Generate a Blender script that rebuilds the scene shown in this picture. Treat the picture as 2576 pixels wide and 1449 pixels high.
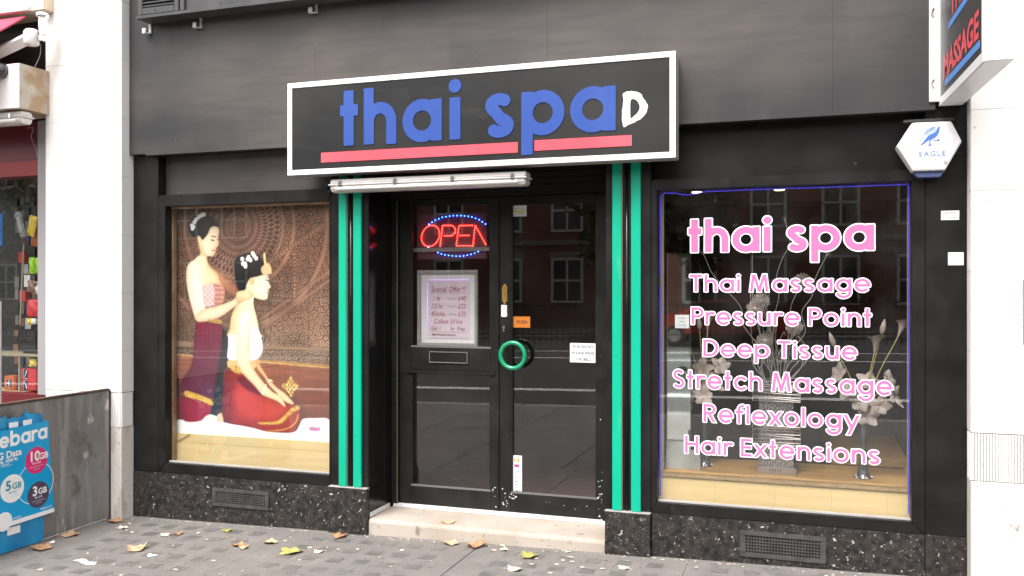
import bpy, bmesh, math, random
import numpy as np
from mathutils import Vector, Matrix, geometry
for o in list(bpy.data.objects): bpy.data.objects.remove(o)
SC = bpy.context.scene
# ---------------------------------------------------------------- camera
cam_d = bpy.data.cameras.new('camera'); cam = bpy.data.objects.new('camera', cam_d); SC.collection.objects.link(cam)
cam.location = (0, -5.5, 1.6); cam.rotation_euler = (math.radians(90), 0, math.radians(18.6))
cam_d.sensor_width = 36; cam_d.lens = 36*2230/2576; cam_d.clip_start = .05; cam_d.clip_end = 500
SC.camera = cam
# ---------------------------------------------------------------- overcast sky, soft sun, exposure
SUN_EL, SUN_ROT = math.radians(58), math.radians(195)
w = bpy.data.worlds.new('World'); SC.world = w; w.use_nodes = True
nt = w.node_tree; nt.nodes.clear()
sky = nt.nodes.new('ShaderNodeTexSky'); sky.sky_type = 'NISHITA'; sky.sun_disc = False
sky.sun_elevation = SUN_EL; sky.sun_rotation = SUN_ROT; sky.air_density = 1.0; sky.dust_density = 4.0; sky.ozone_density = 1.0
hs = nt.nodes.new('ShaderNodeHueSaturation'); hs.inputs['Saturation'].default_value = .12
wt = nt.nodes.new('ShaderNodeMix'); wt.data_type = 'RGBA'; wt.blend_type = 'MULTIPLY'; wt.inputs[0].default_value = 1; wt.inputs[7].default_value = (1, .965, .945, 1)
bg = nt.nodes.new('ShaderNodeBackground'); bg.inputs['Strength'].default_value = .15
wo = nt.nodes.new('ShaderNodeOutputWorld')
nt.links.new(sky.outputs[0], hs.inputs['Color']); nt.links.new(hs.outputs[0], wt.inputs[6]); nt.links.new(wt.outputs[2], bg.inputs[0]); nt.links.new(bg.outputs[0], wo.inputs[0])
sl = bpy.data.lights.new('sun', 'SUN'); sl.energy = 1.0; sl.angle = math.radians(25); sl.color = (1, .96, .92)
so = bpy.data.objects.new('sun', sl); SC.collection.objects.link(so)
sd = Vector((math.sin(SUN_ROT)*math.cos(SUN_EL), math.cos(SUN_ROT)*math.cos(SUN_EL), math.sin(SUN_EL)))
so.rotation_euler = sd.to_track_quat('Z', 'Y').to_euler()
SC.view_settings.view_transform = 'Standard'; SC.view_settings.look = 'None'; SC.view_settings.gamma = 1; SC.view_settings.use_curve_mapping = False
SC.view_settings.exposure = 1.6
SC.render.resolution_x, SC.render.resolution_y = 1024, 576
SC.cycles.max_bounces = 7; SC.cycles.diffuse_bounces = 3; SC.cycles.glossy_bounces = 3; SC.cycles.transparent_max_bounces = 14; SC.cycles.caustics_reflective = False; SC.cycles.caustics_refractive = False

# ---------------------------------------------------------------- materials
MATS = {}
def nodes(name):
    m = bpy.data.materials.new(name); m.use_nodes = True; t = m.node_tree; t.nodes.clear()
    out = t.nodes.new('ShaderNodeOutputMaterial'); MATS[name] = m
    return m, t, out
def mk(name, col, rough=.5, col2=None, vscale=4., stretch=(1, 1, 1), contrast=(.35, .65), metal=0., bump=0., bscale=80., spec=.5, coat=0., rvar=0., emit=None, estr=0., detail=3, col3=None, v3=12., c3=(.6, .72), trans=0.):
    m, t, out = nodes(name); N = t.nodes; L = t.links
    b = N.new('ShaderNodeBsdfPrincipled'); L.new(b.outputs[0], out.inputs[0])
    b.inputs['Base Color'].default_value = (*col, 1); b.inputs['Roughness'].default_value = rough; b.inputs['Metallic'].default_value = metal
    b.inputs['Specular IOR Level'].default_value = spec; b.inputs['Coat Weight'].default_value = coat; b.inputs['Coat Roughness'].default_value = .08
    if trans: b.inputs['Transmission Weight'].default_value = trans
    g = N.new('ShaderNodeNewGeometry'); mp = N.new('ShaderNodeMapping'); mp.inputs['Scale'].default_value = stretch; L.new(g.outputs['Position'], mp.inputs[0])
    def noise(sc, det=detail):
        n = N.new('ShaderNodeTexNoise'); n.inputs['Scale'].default_value = sc; n.inputs['Detail'].default_value = det; L.new(mp.outputs[0], n.inputs[0]); return n
    def ramp(src, lo, hi):
        r = N.new('ShaderNodeMapRange'); r.inputs[1].default_value = lo; r.inputs[2].default_value = hi; L.new(src, r.inputs[0]); return r
    last = None
    if col2 is not None:
        n = noise(vscale); r = ramp(n.outputs[0], *contrast); mx = N.new('ShaderNodeMix'); mx.data_type = 'RGBA'
        mx.inputs[6].default_value = (*col, 1); mx.inputs[7].default_value = (*col2, 1); L.new(r.outputs[0], mx.inputs[0]); last = mx.outputs[2]
        if rvar:
            rr = N.new('ShaderNodeMapRange'); rr.inputs[3].default_value = rough; rr.inputs[4].default_value = rough+rvar; L.new(r.outputs[0], rr.inputs[0]); L.new(rr.outputs[0], b.inputs['Roughness'])
    if col3 is not None:
        n = noise(v3); r = ramp(n.outputs[0], *c3); mx = N.new('ShaderNodeMix'); mx.data_type = 'RGBA'
        if last: L.new(last, mx.inputs[6])
        else: mx.inputs[6].default_value = (*col, 1)
        mx.inputs[7].default_value = (*col3, 1); L.new(r.outputs[0], mx.inputs[0]); last = mx.outputs[2]
    if last: L.new(last, b.inputs['Base Color'])
    if bump:
        n = noise(bscale, 2); bp = N.new('ShaderNodeBump'); bp.inputs['Strength'].default_value = bump; bp.inputs['Distance'].default_value = .004; L.new(n.outputs[0], bp.inputs['Height']); L.new(bp.outputs[0], b.inputs['Normal'])
    if emit: b.inputs['Emission Color'].default_value = (*emit, 1); b.inputs['Emission Strength'].default_value = estr
    return m
def mk_glass(name, tint=(.95, .97, .96), f0=.05, dirt_haze=.0):
    m, t, out = nodes(name); N = t.nodes; L = t.links
    tr = N.new('ShaderNodeBsdfTransparent'); tr.inputs[0].default_value = (*tint, 1); gl = N.new('ShaderNodeBsdfGlossy'); gl.inputs['Roughness'].default_value = 0.0
    ge = N.new('ShaderNodeNewGeometry'); dt = N.new('ShaderNodeVectorMath'); dt.operation = 'DOT_PRODUCT'; L.new(ge.outputs['Incoming'], dt.inputs[0]); L.new(ge.outputs['Normal'], dt.inputs[1])
    def mt(op, a, b):
        n = N.new('ShaderNodeMath'); n.operation = op
        for i, v in enumerate((a, b)):
            if isinstance(v, (int, float)): n.inputs[i].default_value = v
            elif v is not None: L.new(v, n.inputs[i])
        return n.outputs[0]
    c5 = mt('POWER', mt('SUBTRACT', 1., mt('ABSOLUTE', dt.outputs['Value'], None)), 5.); fr = mt('ADD', mt('MULTIPLY', c5, 1-f0), f0)   # Schlick, same from both sides
    mx = N.new('ShaderNodeMixShader'); L.new(fr, mx.inputs[0]); L.new(tr.outputs[0], mx.inputs[1]); L.new(gl.outputs[0], mx.inputs[2])
    if dirt_haze:  # patchy pale film: dirt on the glass plus haze painted in for reflections
        d = N.new('ShaderNodeBsdfDiffuse'); d.inputs[0].default_value = (.7, .68, .66, 1); g = N.new('ShaderNodeNewGeometry'); n = N.new('ShaderNodeTexNoise'); n.inputs['Scale'].default_value = 3; n.inputs['Detail'].default_value = 7
        L.new(g.outputs['Position'], n.inputs[0]); r = N.new('ShaderNodeMapRange'); r.inputs[1].default_value = .4; r.inputs[2].default_value = .9; r.inputs[4].default_value = dirt_haze; L.new(n.outputs[0], r.inputs[0])
        m2 = N.new('ShaderNodeMixShader'); L.new(r.outputs[0], m2.inputs[0]); L.new(mx.outputs[0], m2.inputs[1]); L.new(d.outputs[0], m2.inputs[2]); mx = m2
    L.new(mx.outputs[0], out.inputs[0]); return m
def mk_emit(name, col, s, sample=True):
    m, t, out = nodes(name); e = t.nodes.new('ShaderNodeEmission'); e.inputs[0].default_value = (*col, 1); e.inputs[1].default_value = s; t.links.new(e.outputs[0], out.inputs[0])
    if not sample: m.cycles.emission_sampling = 'NONE'
    return m
def mk_granite(name):
    m, t, out = nodes(name); N = t.nodes; L = t.links
    b = N.new('ShaderNodeBsdfPrincipled'); L.new(b.outputs[0], out.inputs[0]); b.inputs['Roughness'].default_value = .38; b.inputs['Specular IOR Level'].default_value = .3
    g = N.new('ShaderNodeNewGeometry'); n0 = N.new('ShaderNodeTexNoise'); n0.inputs['Scale'].default_value = 26; n0.inputs['Detail'].default_value = 6; L.new(g.outputs['Position'], n0.inputs[0])
    mx = N.new('ShaderNodeMix'); mx.data_type = 'RGBA'; mx.inputs[6].default_value = (.010, .0095, .009, 1); mx.inputs[7].default_value = (.042, .037, .034, 1)
    r = N.new('ShaderNodeMapRange'); r.inputs[1].default_value = .35; r.inputs[2].default_value = .7; L.new(n0.outputs[0], r.inputs[0]); L.new(r.outputs[0], mx.inputs[0]); last = mx.outputs[2]
    nd = N.new('ShaderNodeTexNoise'); nd.inputs['Scale'].default_value = 60; L.new(g.outputs['Position'], nd.inputs[0])
    ad = N.new('ShaderNodeVectorMath'); ad.operation = 'MULTIPLY_ADD'; ad.inputs[1].default_value = (.012, .012, .012); L.new(nd.outputs[1], ad.inputs[0]); L.new(g.outputs['Position'], ad.inputs[2])
    for sc, lo, hi, off, colr in ((40, .665, .70, 0, (.42, .405, .39, 1)), (85, .655, .70, 7, (.22, .21, .20, 1)), (190, .62, .72, 13, (.10, .093, .087, 1))):
        v = N.new('ShaderNodeTexNoise'); v.inputs['Scale'].default_value = sc; v.inputs['Detail'].default_value = 3; v.inputs['Distortion'].default_value = .6
        of = N.new('ShaderNodeVectorMath'); of.inputs[1].default_value = (off, off, off); L.new(ad.outputs[0], of.inputs[0]); L.new(of.outputs[0], v.inputs[0])
        c = N.new('ShaderNodeMapRange'); c.inputs[1].default_value = lo; c.inputs[2].default_value = hi; L.new(v.outputs[0], c.inputs[0])
        x = N.new('ShaderNodeMix'); x.data_type = 'RGBA'; x.inputs[7].default_value = colr; L.new(c.outputs[0], x.inputs[0]); L.new(last, x.inputs[6]); last = x.outputs[2]
    L.new(last, b.inputs['Base Color']); return m
def mk_layers(name, base, layers, rough=.5, spec=.3, bump=(60, .1)):   # base colour overlaid with noise-shaped patches: (scale, stretch, lo, hi, colour, amount)
    m, t, out = nodes(name); N = t.nodes; L = t.links; b = N.new('ShaderNodeBsdfPrincipled'); L.new(b.outputs[0], out.inputs[0]); b.inputs['Roughness'].default_value = rough; b.inputs['Specular IOR Level'].default_value = spec
    g = N.new('ShaderNodeNewGeometry'); rgb = N.new('ShaderNodeRGB'); rgb.outputs[0].default_value = (*base, 1); last = rgb.outputs[0]
    for i, (sc, st, lo, hi, col, amt) in enumerate(layers):
        mp = N.new('ShaderNodeMapping'); mp.inputs['Scale'].default_value = st; mp.inputs['Location'].default_value = (i*3.7, i*1.9, i*5.3); L.new(g.outputs['Position'], mp.inputs[0])
        n = N.new('ShaderNodeTexNoise'); n.inputs['Scale'].default_value = sc; n.inputs['Detail'].default_value = 3 if sc < 20 else 1; L.new(mp.outputs[0], n.inputs[0])
        r = N.new('ShaderNodeMapRange'); r.inputs[1].default_value = lo; r.inputs[2].default_value = hi; r.inputs[4].default_value = amt; L.new(n.outputs[0], r.inputs[0])
        x = N.new('ShaderNodeMix'); x.data_type = 'RGBA'; x.inputs[7].default_value = (*col, 1); L.new(r.outputs[0], x.inputs[0]); L.new(last, x.inputs[6]); last = x.outputs[2]
    L.new(last, b.inputs['Base Color'])
    n = N.new('ShaderNodeTexNoise'); n.inputs['Scale'].default_value = bump[0]; n.inputs['Detail'].default_value = 2; L.new(g.outputs['Position'], n.inputs[0])
    bp = N.new('ShaderNodeBump'); bp.inputs['Strength'].default_value = bump[1]; bp.inputs['Distance'].default_value = .004; L.new(n.outputs[0], bp.inputs['Height']); L.new(bp.outputs[0], b.inputs['Normal'])
    return m
def mk_print(name):
    m, t, out = nodes(name); N = t.nodes; b = N.new('ShaderNodeBsdfPrincipled'); b.inputs['Roughness'].default_value = .45
    a = N.new('ShaderNodeAttribute'); a.attribute_name = 'print'; t.links.new(a.outputs['Color'], b.inputs['Base Color']); t.links.new(b.outputs[0], out.inputs[0]); return m
def mk_brick(name, c1, c2, mortar, scale=1.):
    m, t, out = nodes(name); N = t.nodes; L = t.links; b = N.new('ShaderNodeBsdfPrincipled'); b.inputs['Roughness'].default_value = .9; L.new(b.outputs[0], out.inputs[0])
    g = N.new('ShaderNodeNewGeometry'); s = N.new('ShaderNodeSeparateXYZ'); L.new(g.outputs['Position'], s.inputs[0]); c = N.new('ShaderNodeCombineXYZ'); L.new(s.outputs[0], c.inputs[0]); L.new(s.outputs[2], c.inputs[1])
    k = N.new('ShaderNodeTexBrick'); k.inputs['Scale'].default_value = 2.2; k.inputs['Color1'].default_value = (*c1, 1); k.inputs['Color2'].default_value = (*c2, 1); k.inputs['Mortar'].default_value = (*mortar, 1); k.inputs['Mortar Size'].default_value = .012; k.inputs['Row Height'].default_value = .165
    L.new(c.outputs[0], k.inputs[0]); L.new(k.outputs[0], b.inputs['Base Color']); return m

# ---------------------------------------------------------------- mesh builder
class MB:
    def __init__(s): s.v = []; s.f = []
    def add(s, vs, fs):
        n = len(s.v); s.v += [tuple(p) for p in vs]; s.f += [tuple(i+n for i in f) for f in fs]; return s
    def box(s, x0, x1, y0, y1, z0, z1):
        return s.add([(x0,y0,z0),(x1,y0,z0),(x1,y1,z0),(x0,y1,z0),(x0,y0,z1),(x1,y0,z1),(x1,y1,z1),(x0,y1,z1)], [(3,2,1,0),(4,5,6,7),(0,1,5,4),(1,2,6,5),(2,3,7,6),(3,0,4,7)])
    def prism(s, pts, plane, d0, d1):
        n = len(pts); T = {'xz': lambda a, b, d: (a, d, b), 'yz': lambda a, b, d: (d, a, b), 'xy': lambda a, b, d: (a, b, d)}[plane]
        return s.add([T(a, b, d0) for a, b in pts]+[T(a, b, d1) for a, b in pts], [tuple(range(n)), tuple(reversed(range(n, 2*n)))]+[(i, i+n, (i+1) % n+n, (i+1) % n) for i in range(n)])
    def tube(s, path, r, n=8, cap=True):
        P = [Vector(p) for p in path]; R = r if isinstance(r, (list, tuple)) else [r]*len(P); vs = []; fs = []; prev = None
        for i, p in enumerate(P):
            t = (P[min(i+1, len(P)-1)]-P[max(i-1, 0)]).normalized()
            a = prev-t*prev.dot(t) if prev is not None else (Vector((0, 0, 1)) if abs(t.z) < .9 else Vector((1, 0, 0))).cross(t)
            if a.length < 1e-6: a = t.orthogonal()
            a.normalize(); prev = a; b = t.cross(a)
            for k in range(n):
                q = 2*math.pi*k/n; vs.append(p+(a*math.cos(q)+b*math.sin(q))*R[i])
        for i in range(len(P)-1):
            for k in range(n): fs.append((i*n+k, i*n+(k+1) % n, (i+1)*n+(k+1) % n, (i+1)*n+k))
        if cap: fs.append(tuple(reversed(range(n)))); fs.append(tuple((len(P)-1)*n+k for k in range(n)))
        return s.add(vs, fs)
    def lathe(s, prof, c, n=20, axis='z'):
        vs = []; fs = []
        for r, h in prof:
            for k in range(n):
                a = 2*math.pi*k/n; x, y = r*math.cos(a), r*math.sin(a)
                vs.append({'z': (c[0]+x, c[1]+y, c[2]+h), 'y': (c[0]+x, c[1]+h, c[2]-y), 'x': (c[0]+h, c[1]+x, c[2]+y)}[axis])
        m = len(prof)
        for i in range(m-1):
            for k in range(n): fs.append((i*n+k, i*n+(k+1) % n, (i+1)*n+(k+1) % n, (i+1)*n+k))
        fs.append(tuple(reversed(range(n)))); fs.append(tuple((m-1)*n+k for k in range(n)))
        return s.add(vs, fs)
    def torus(s, c, R, r, axis='y', n=36, m=12):
        vs = []; fs = []
        for i in range(n):
            a = 2*math.pi*i/n
            for j in range(m):
                b = 2*math.pi*j/m; q = R+r*math.cos(b); u, v, d = q*math.cos(a), q*math.sin(a), r*math.sin(b)
                vs.append((c[0]+u, c[1]+d, c[2]+v) if axis == 'y' else (c[0]+u, c[1]+v, c[2]+d))
        for i in range(n):
            for j in range(m): fs.append((i*m+j, ((i+1) % n)*m+j, ((i+1) % n)*m+(j+1) % m, i*m+(j+1) % m))
        return s.add(vs, fs)
    def grid(s, fn, nu, nv):
        vs = [fn(i/nu, j/nv) for j in range(nv+1) for i in range(nu+1)]
        return s.add(vs, [(j*(nu+1)+i, j*(nu+1)+i+1, (j+1)*(nu+1)+i+1, (j+1)*(nu+1)+i) for j in range(nv) for i in range(nu)])
ORG = {}
def thing(name, label, cat, loc=(0, 0, 0), group=None):
    o = bpy.data.objects.new(name, None); o.empty_display_size = .1; SC.collection.objects.link(o); o.location = loc; ORG[o] = Vector(loc)
    o['label'] = label; o['category'] = cat
    if group: o['group'] = group
    return o
def to_mesh(name, mb, org, bevel=0, smooth=False, fix=True):
    me = bpy.data.meshes.new(name); me.from_pydata([(x-org[0], y-org[1], z-org[2]) for x, y, z in mb.v], [], mb.f)
    if fix or bevel:
        bm = bmesh.new(); bm.from_mesh(me)
        if fix: bmesh.ops.recalc_face_normals(bm, faces=bm.faces)
        if bevel: bmesh.ops.bevel(bm, geom=list(bm.edges), offset=bevel, segments=2, affect='EDGES', clamp_overlap=True)
        bm.to_mesh(me); bm.free()
    if smooth: me.polygons.foreach_set('use_smooth', [True]*len(me.polygons))
    return me
def part(name, mb, mat, parent, bevel=0, smooth=False, fix=True, kind=None, label=None):
    org = ORG[parent]; me = to_mesh(name, mb, org, bevel, smooth, fix); me.materials.append(MATS[mat])
    o = bpy.data.objects.new(name, me); SC.collection.objects.link(o); o.parent = parent; ORG[o] = org
    if kind: o['kind'] = kind
    if label: o['label'] = label
    return o
def solo(name, mb, mat, label, cat, org=None, group=None, bevel=0, smooth=False, fix=True):
    if org is None:
        a = np.array(mb.v); org = (a[:, 0].mean(), a[:, 1].mean(), a[:, 2].min())
    me = to_mesh(name, mb, org, bevel, smooth, fix); me.materials.append(MATS[mat]); o = bpy.data.objects.new(name, me); SC.collection.objects.link(o); o.location = org; ORG[o] = Vector(org)
    o['label'] = label; o['category'] = cat
    if group: o['group'] = group
    return o
def struct(name, mb, mat, fix=True, bevel=0):
    me = to_mesh(name, mb, (0, 0, 0), bevel, False, fix); me.materials.append(MATS[mat]); o = bpy.data.objects.new(name, me); SC.collection.objects.link(o); o['kind'] = 'structure'; ORG[o] = Vector((0, 0, 0)); return o
def place(name, me, parent, loc, rot=(0, 0, 0), scale=(1, 1, 1)):   # shared-mesh piece under a thing
    o = bpy.data.objects.new(name, me); SC.collection.objects.link(o); o.parent = parent; o.location = Vector(loc)-ORG[parent]; o.rotation_euler = rot; o.scale = scale; return o
def mesh_of(name, mb, mat, bevel=0, smooth=False):
    me = to_mesh(name, mb, (0, 0, 0), bevel, smooth); me.materials.append(MATS[mat]); return me
# ---------------------------------------------------------------- geometric lettering drawn from strokes
def arc(cx, cy, rx, ry, a0, a1, n=20):
    return [(cx+rx*math.cos(math.radians(a0+(a1-a0)*i/n)), cy+ry*math.sin(math.radians(a0+(a1-a0)*i/n))) for i in range(n+1)]
def glyph(ch, s):          # x-height 1, returns (strokes, discs, clip y range, advance)
    h = s/2; C = 1.38; R = .52-h; ring = lambda cx=.52: arc(cx, .5, R, R, 0, 360, 36); S = []; D = []; clip = None
    if ch == 'a': S = [ring(), [(1.04-h, 0), (1.04-h, 1)]]; adv = 1.04
    elif ch == 'b': S = [ring(), [(h, 0), (h, C)]]; adv = 1.04
    elif ch == 'p': S = [ring(), [(h, -.45), (h, 1)]]; adv = 1.04
    elif ch == 'o': S = [ring()]; adv = 1.04
    elif ch == 'c': S = [arc(.52, .5, R, R, 42, 318, 30)]; adv = .92
    elif ch == 'e': S = [arc(.52, .5, R, R, 2, 318, 32), [(h, .5), (1.04-.02, .5)]]; adv = 1.04
    elif ch == 'g': S = [ring(), [(1.04-h, -.02), (1.04-h, 1)], arc(.52, -.02, R, R*.9, 200, 360, 20)]; adv = 1.04
    elif ch in 'hn': S = [[(h, 0), (h, C if ch == 'h' else 1)], arc(.45, .55, .45-h, .47-h, 180, 0, 20)+[(.9-h, 0)]]; adv = .9
    elif ch == 'u': S = [[(.9-h, 0), (.9-h, 1)], [(h, 1), (h, .45)]+arc(.45, .45, .45-h, .47-h, 180, 360, 20)]; adv = .9
    elif ch == 'r': S = [[(h, 0), (h, 1)], arc(.46, .52, .46-h, .5-h, 165, 62, 14)]; adv = .62
    elif ch == 'i': S = [[(h, 0), (h, 1)]]; D = [(h, 1.27, s*.58)]; adv = s
    elif ch == 'l': S = [[(h, 0), (h, C)]]; adv = s
    elif ch == 't': S = [[(.24, 0), (.24, 1.36)], [(0, .87), (.5, .87)]]; adv = .5
    elif ch == 'f': S = [[(.2+h*.4, 0), (.2+h*.4, 1.08)]+arc(.5, 1.08, .3-h*.4, .36-h, 180, 78, 12), [(0, .88), (.56, .88)]]; adv = .56
    elif ch == 's': S = [arc(.35, .735, .35-h, .285-h, 35, 250, 18)[:-1]+arc(.36, .265, .36-h, .285-h, 80, -145, 20)]; adv = .72
    elif ch == 'x': S = [[(-.02, -.1), (.86, 1.1)], [(-.02, 1.1), (.86, -.1)]]; clip = (0, 1); adv = .84
    elif ch == 'y': S = [[(.02, 1.1), (.49, .1)], [(.98, 1.1), (.22, -.6)]]; clip = (-.45, 1); adv = .98
    elif ch == 'T': S = [[(.44, 0), (.44, C)], [(0, C-h), (.88, C-h)]]; adv = .88
    elif ch == 'H': S = [[(h, 0), (h, C)], [(.98-h, 0), (.98-h, C)], [(h, C*.54), (.98-h, C*.54)]]; adv = .98
    elif ch == 'E': S = [[(h, 0), (h, C)], [(0, C-h), (.76, C-h)], [(0, h), (.76, h)], [(0, C*.52), (.72, C*.52)]]; adv = .76
    elif ch == 'M': S = [[(.16, -.2), (.36, C+.2)], [(1.32, -.2), (1.12, C+.2)], [(.30, C+.25), (.82, -.2)], [(1.18, C+.25), (.66, -.2)]]; clip = (0, C); adv = 1.46
    elif ch == 'P': S = [[(h, 0), (h, C)], [(0, C-h), (.46, C-h)]+arc(.46, C-.42, .38-h*.4, .42-h, 90, -90, 18)+[(0, C-.84+h)]]; adv = .86
    elif ch == 'R': S = [[(h, 0), (h, C)], [(0, C-h), (.46, C-h)]+arc(.46, C-.4, .36-h*.4, .4-h, 90, -90, 18)+[(0, C-.8+h)], [(.36, .75), (.86, -.15)]]; clip = (0, C); adv = .92
    elif ch == 'D': S = [[(h, 0), (h, C)], [(0, C-h), (.42, C-h)]+arc(.42, C/2, .68-h, C/2-h, 90, -90, 26)+[(0, h)]]; adv = 1.1
    elif ch == 'S': S = [arc(.42, C-.36, .40-h, .38-h, 30, 255, 18)[:-1]+arc(.43, .385, .43-h, .40-h, 80, -150, 20)]; adv = .86
    else: adv = .5
    return S, D, clip, adv
def sdf_glyph(ch, s, X, Y):
    S, D, clip, adv = glyph(ch, s); d = np.full(X.shape, 1e3)
    for st in S:
        closed = abs(st[0][0]-st[-1][0])+abs(st[0][1]-st[-1][1]) < 1e-6
        for i in range(len(st)-1):
            (ax, ay), (bx, by) = st[i], st[i+1]; dx, dy = bx-ax, by-ay; L = math.hypot(dx, dy)
            if L < 1e-6: continue
            ux, uy = dx/L, dy/L
            t = (X-ax)*ux+(Y-ay)*uy; n = np.abs((X-ax)*uy-(Y-ay)*ux)
            lo = -t; hi = t-L
            if not closed and len(st) == 2:
                e = np.maximum(lo, hi); q = n-s/2; dd = np.where((e > 0) & (q > 0), np.hypot(np.maximum(e, 0), np.maximum(q, 0)), np.maximum(e, q))
            else:
                a = np.maximum(lo, 0); b = np.maximum(hi, 0); dd = np.hypot(a+b, n)-s/2
                if not closed and i == 0: q = n-s/2; dd = np.where(lo > 0, np.where(q > 0, np.hypot(lo, np.maximum(q, 0)), lo), dd)
                if not closed and i == len(st)-2: q = n-s/2; dd = np.where(hi > 0, np.where(q > 0, np.hypot(hi, np.maximum(q, 0)), hi), dd)
            d = np.minimum(d, dd)
    for cx, cy, r in D: d = np.minimum(d, np.hypot(X-cx, Y-cy)-r)
    if clip: d = np.maximum(d, np.maximum(clip[0]-Y, Y-clip[1]))
    return d, adv
def iso_loops(F, xs, ys):
    nx, ny = len(xs), len(ys); ins = F < 0; segs = {}
    code = ins[:-1, :-1]*1+ins[:-1, 1:]*2+ins[1:, 1:]*4+ins[1:, :-1]*8
    TB = {1: [(3, 0)], 2: [(0, 1)], 3: [(3, 1)], 4: [(1, 2)], 5: [(3, 0), (1, 2)], 6: [(0, 2)], 7: [(3, 2)], 8: [(2, 3)], 9: [(2, 0)], 10: [(0, 1), (2, 3)], 11: [(2, 1)], 12: [(1, 3)], 13: [(1, 0)], 14: [(0, 3)]}
    def ek(i, j, e): return [('h', i, j), ('v', i+1, j), ('h', i, j+1), ('v', i, j)][e]
    def pt(k):
        t, i, j = k
        if t == 'h': a, b = F[j, i], F[j, i+1]; q = a/(a-b); return (xs[i]+(xs[i+1]-xs[i])*q, ys[j])
        a, b = F[j, i], F[j+1, i]; q = a/(a-b); return (xs[i], ys[j]+(ys[j+1]-ys[j])*q)
    for j, i in zip(*np.nonzero((code > 0) & (code < 15))):
        for a, b in TB[int(code[j, i])]: segs[ek(i, j, a)] = ek(i, j, b)
    loops = []
    while segs:
        k0 = next(iter(segs)); k = k0; L = []
        while k in segs: L.append(pt(k)); k = segs.pop(k)
        if len(L) > 3: loops.append(L)
    return loops
def simplify(L, eps):
    out = [L[0]]
    for i in range(1, len(L)-1):
        (ax, ay), (bx, by), (cx, cy) = out[-1], L[i], L[i+1]; ll = math.hypot(cx-ax, cy-ay)+1e-12
        if abs((bx-ax)*(cy-ay)-(by-ay)*(cx-ax))/ll > eps or math.hypot(bx-ax, by-ay) > .3: out.append(L[i])
    out.append(L[-1]); return out
def area(l): return .5*sum(l[i-1][0]*l[i][1]-l[i][0]*l[i-1][1] for i in range(len(l)))
def inside(p, l):
    c = False
    for i in range(len(l)):
        (ax, ay), (bx, by) = l[i-1], l[i]
        if (ay > p[1]) != (by > p[1]) and p[0] < (bx-ax)*(p[1]-ay)/(by-ay)+ax: c = not c
    return c
def tess(loops):           # outer loops with their own holes, filled one island at a time
    sg = area(max(loops, key=lambda l: abs(area(l)))) > 0; base = [0]
    for l in loops: base.append(base[-1]+len(l))
    out = []
    for i, l in enumerate(loops):
        if (area(l) > 0) != sg: continue
        ids = [i]+[j for j, h in enumerate(loops) if (area(h) > 0) != sg and inside(h[0], l)]
        mp = [base[j]+k for j in ids for k in range(len(loops[j]))]
        out += [tuple(mp[a] for a in t) for t in geometry.tessellate_polygon([[Vector((x, y, 0)) for x, y in loops[j]] for j in ids])]
    return out
GC = {}
def glyph_flat(ch, s, off):
    k = (ch, round(s, 3), round(off, 3))
    if k not in GC:
        adv = glyph(ch, s)[3]; st = .024; xs = np.arange(-.12-off, adv+.12+off+st, st); ys = np.arange(-.6-off, 1.6+off, st); X, Y = np.meshgrid(xs+1e-5, ys+1e-5)
        d, adv = sdf_glyph(ch, s, X, Y); loops = [simplify(l, .0012) for l in iso_loops(d-off, xs, ys)]
        tri = tess(loops); GC[k] = (loops, tri, adv)
    return GC[k]
def letter_mb(ch, s, off, xf, thick, mb=None):     # xf maps glyph plane (u,v,depth) to the world
    loops, tri, adv = glyph_flat(ch, s, off); mb = mb or MB(); flat = [p for l in loops for p in l]; n = len(flat)
    vs = [xf(u, v, 0) for u, v in flat]+[xf(u, v, thick) for u, v in flat]; fs = [tuple(t) for t in tri]+[tuple(i+n for i in reversed(t)) for t in tri]; b = 0
    for l in loops:
        m = len(l); fs += [(b+i, b+(i+1) % m, b+(i+1) % m+n, b+i+n) for i in range(m)]; b += m
    return mb.add(vs, fs)
def text_layout(txt, s, gap=.16, space=.5):
    x = 0; out = []
    for ch in txt:
        if ch == ' ': x += space; continue
        out.append((ch, x)); x += glyph(ch, s)[3]+gap
    return out, x-gap
def bfont(txt, size, xf, thick=.0008, bold=0., shear=0., align='LEFT', space=1., line=1., sx=1.):   # plain lettering from the built-in font
    cu = bpy.data.curves.new('txt', 'FONT'); cu.body = txt; cu.size = size; cu.offset = bold*size; cu.shear = shear; cu.align_x = align; cu.space_character = space; cu.space_line = line; cu.resolution_u = 3; cu.fill_mode = 'FRONT'
    ob = bpy.data.objects.new('txt', cu); SC.collection.objects.link(ob); me = bpy.data.meshes.new_from_object(ob.evaluated_get(bpy.context.evaluated_depsgraph_get()))
    mb = MB(); mb.add([xf(v.co.x*sx, v.co.y, thick) for v in me.vertices], [tuple(p.vertices) for p in me.polygons])
    bpy.data.objects.remove(ob); bpy.data.curves.remove(cu); bpy.data.meshes.remove(me); return mb
def on_front(x, y, z): return lambda u, v, d: (x+u, y-d, z+v)
def on_left(x, y, z): return lambda u, v, d: (x-d, y-u, z+v)      # faces -X, reads along -Y
def on_right(x, y, z): return lambda u, v, d: (x+d, y+u, z+v)     # faces +X, reads along +Y
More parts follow.
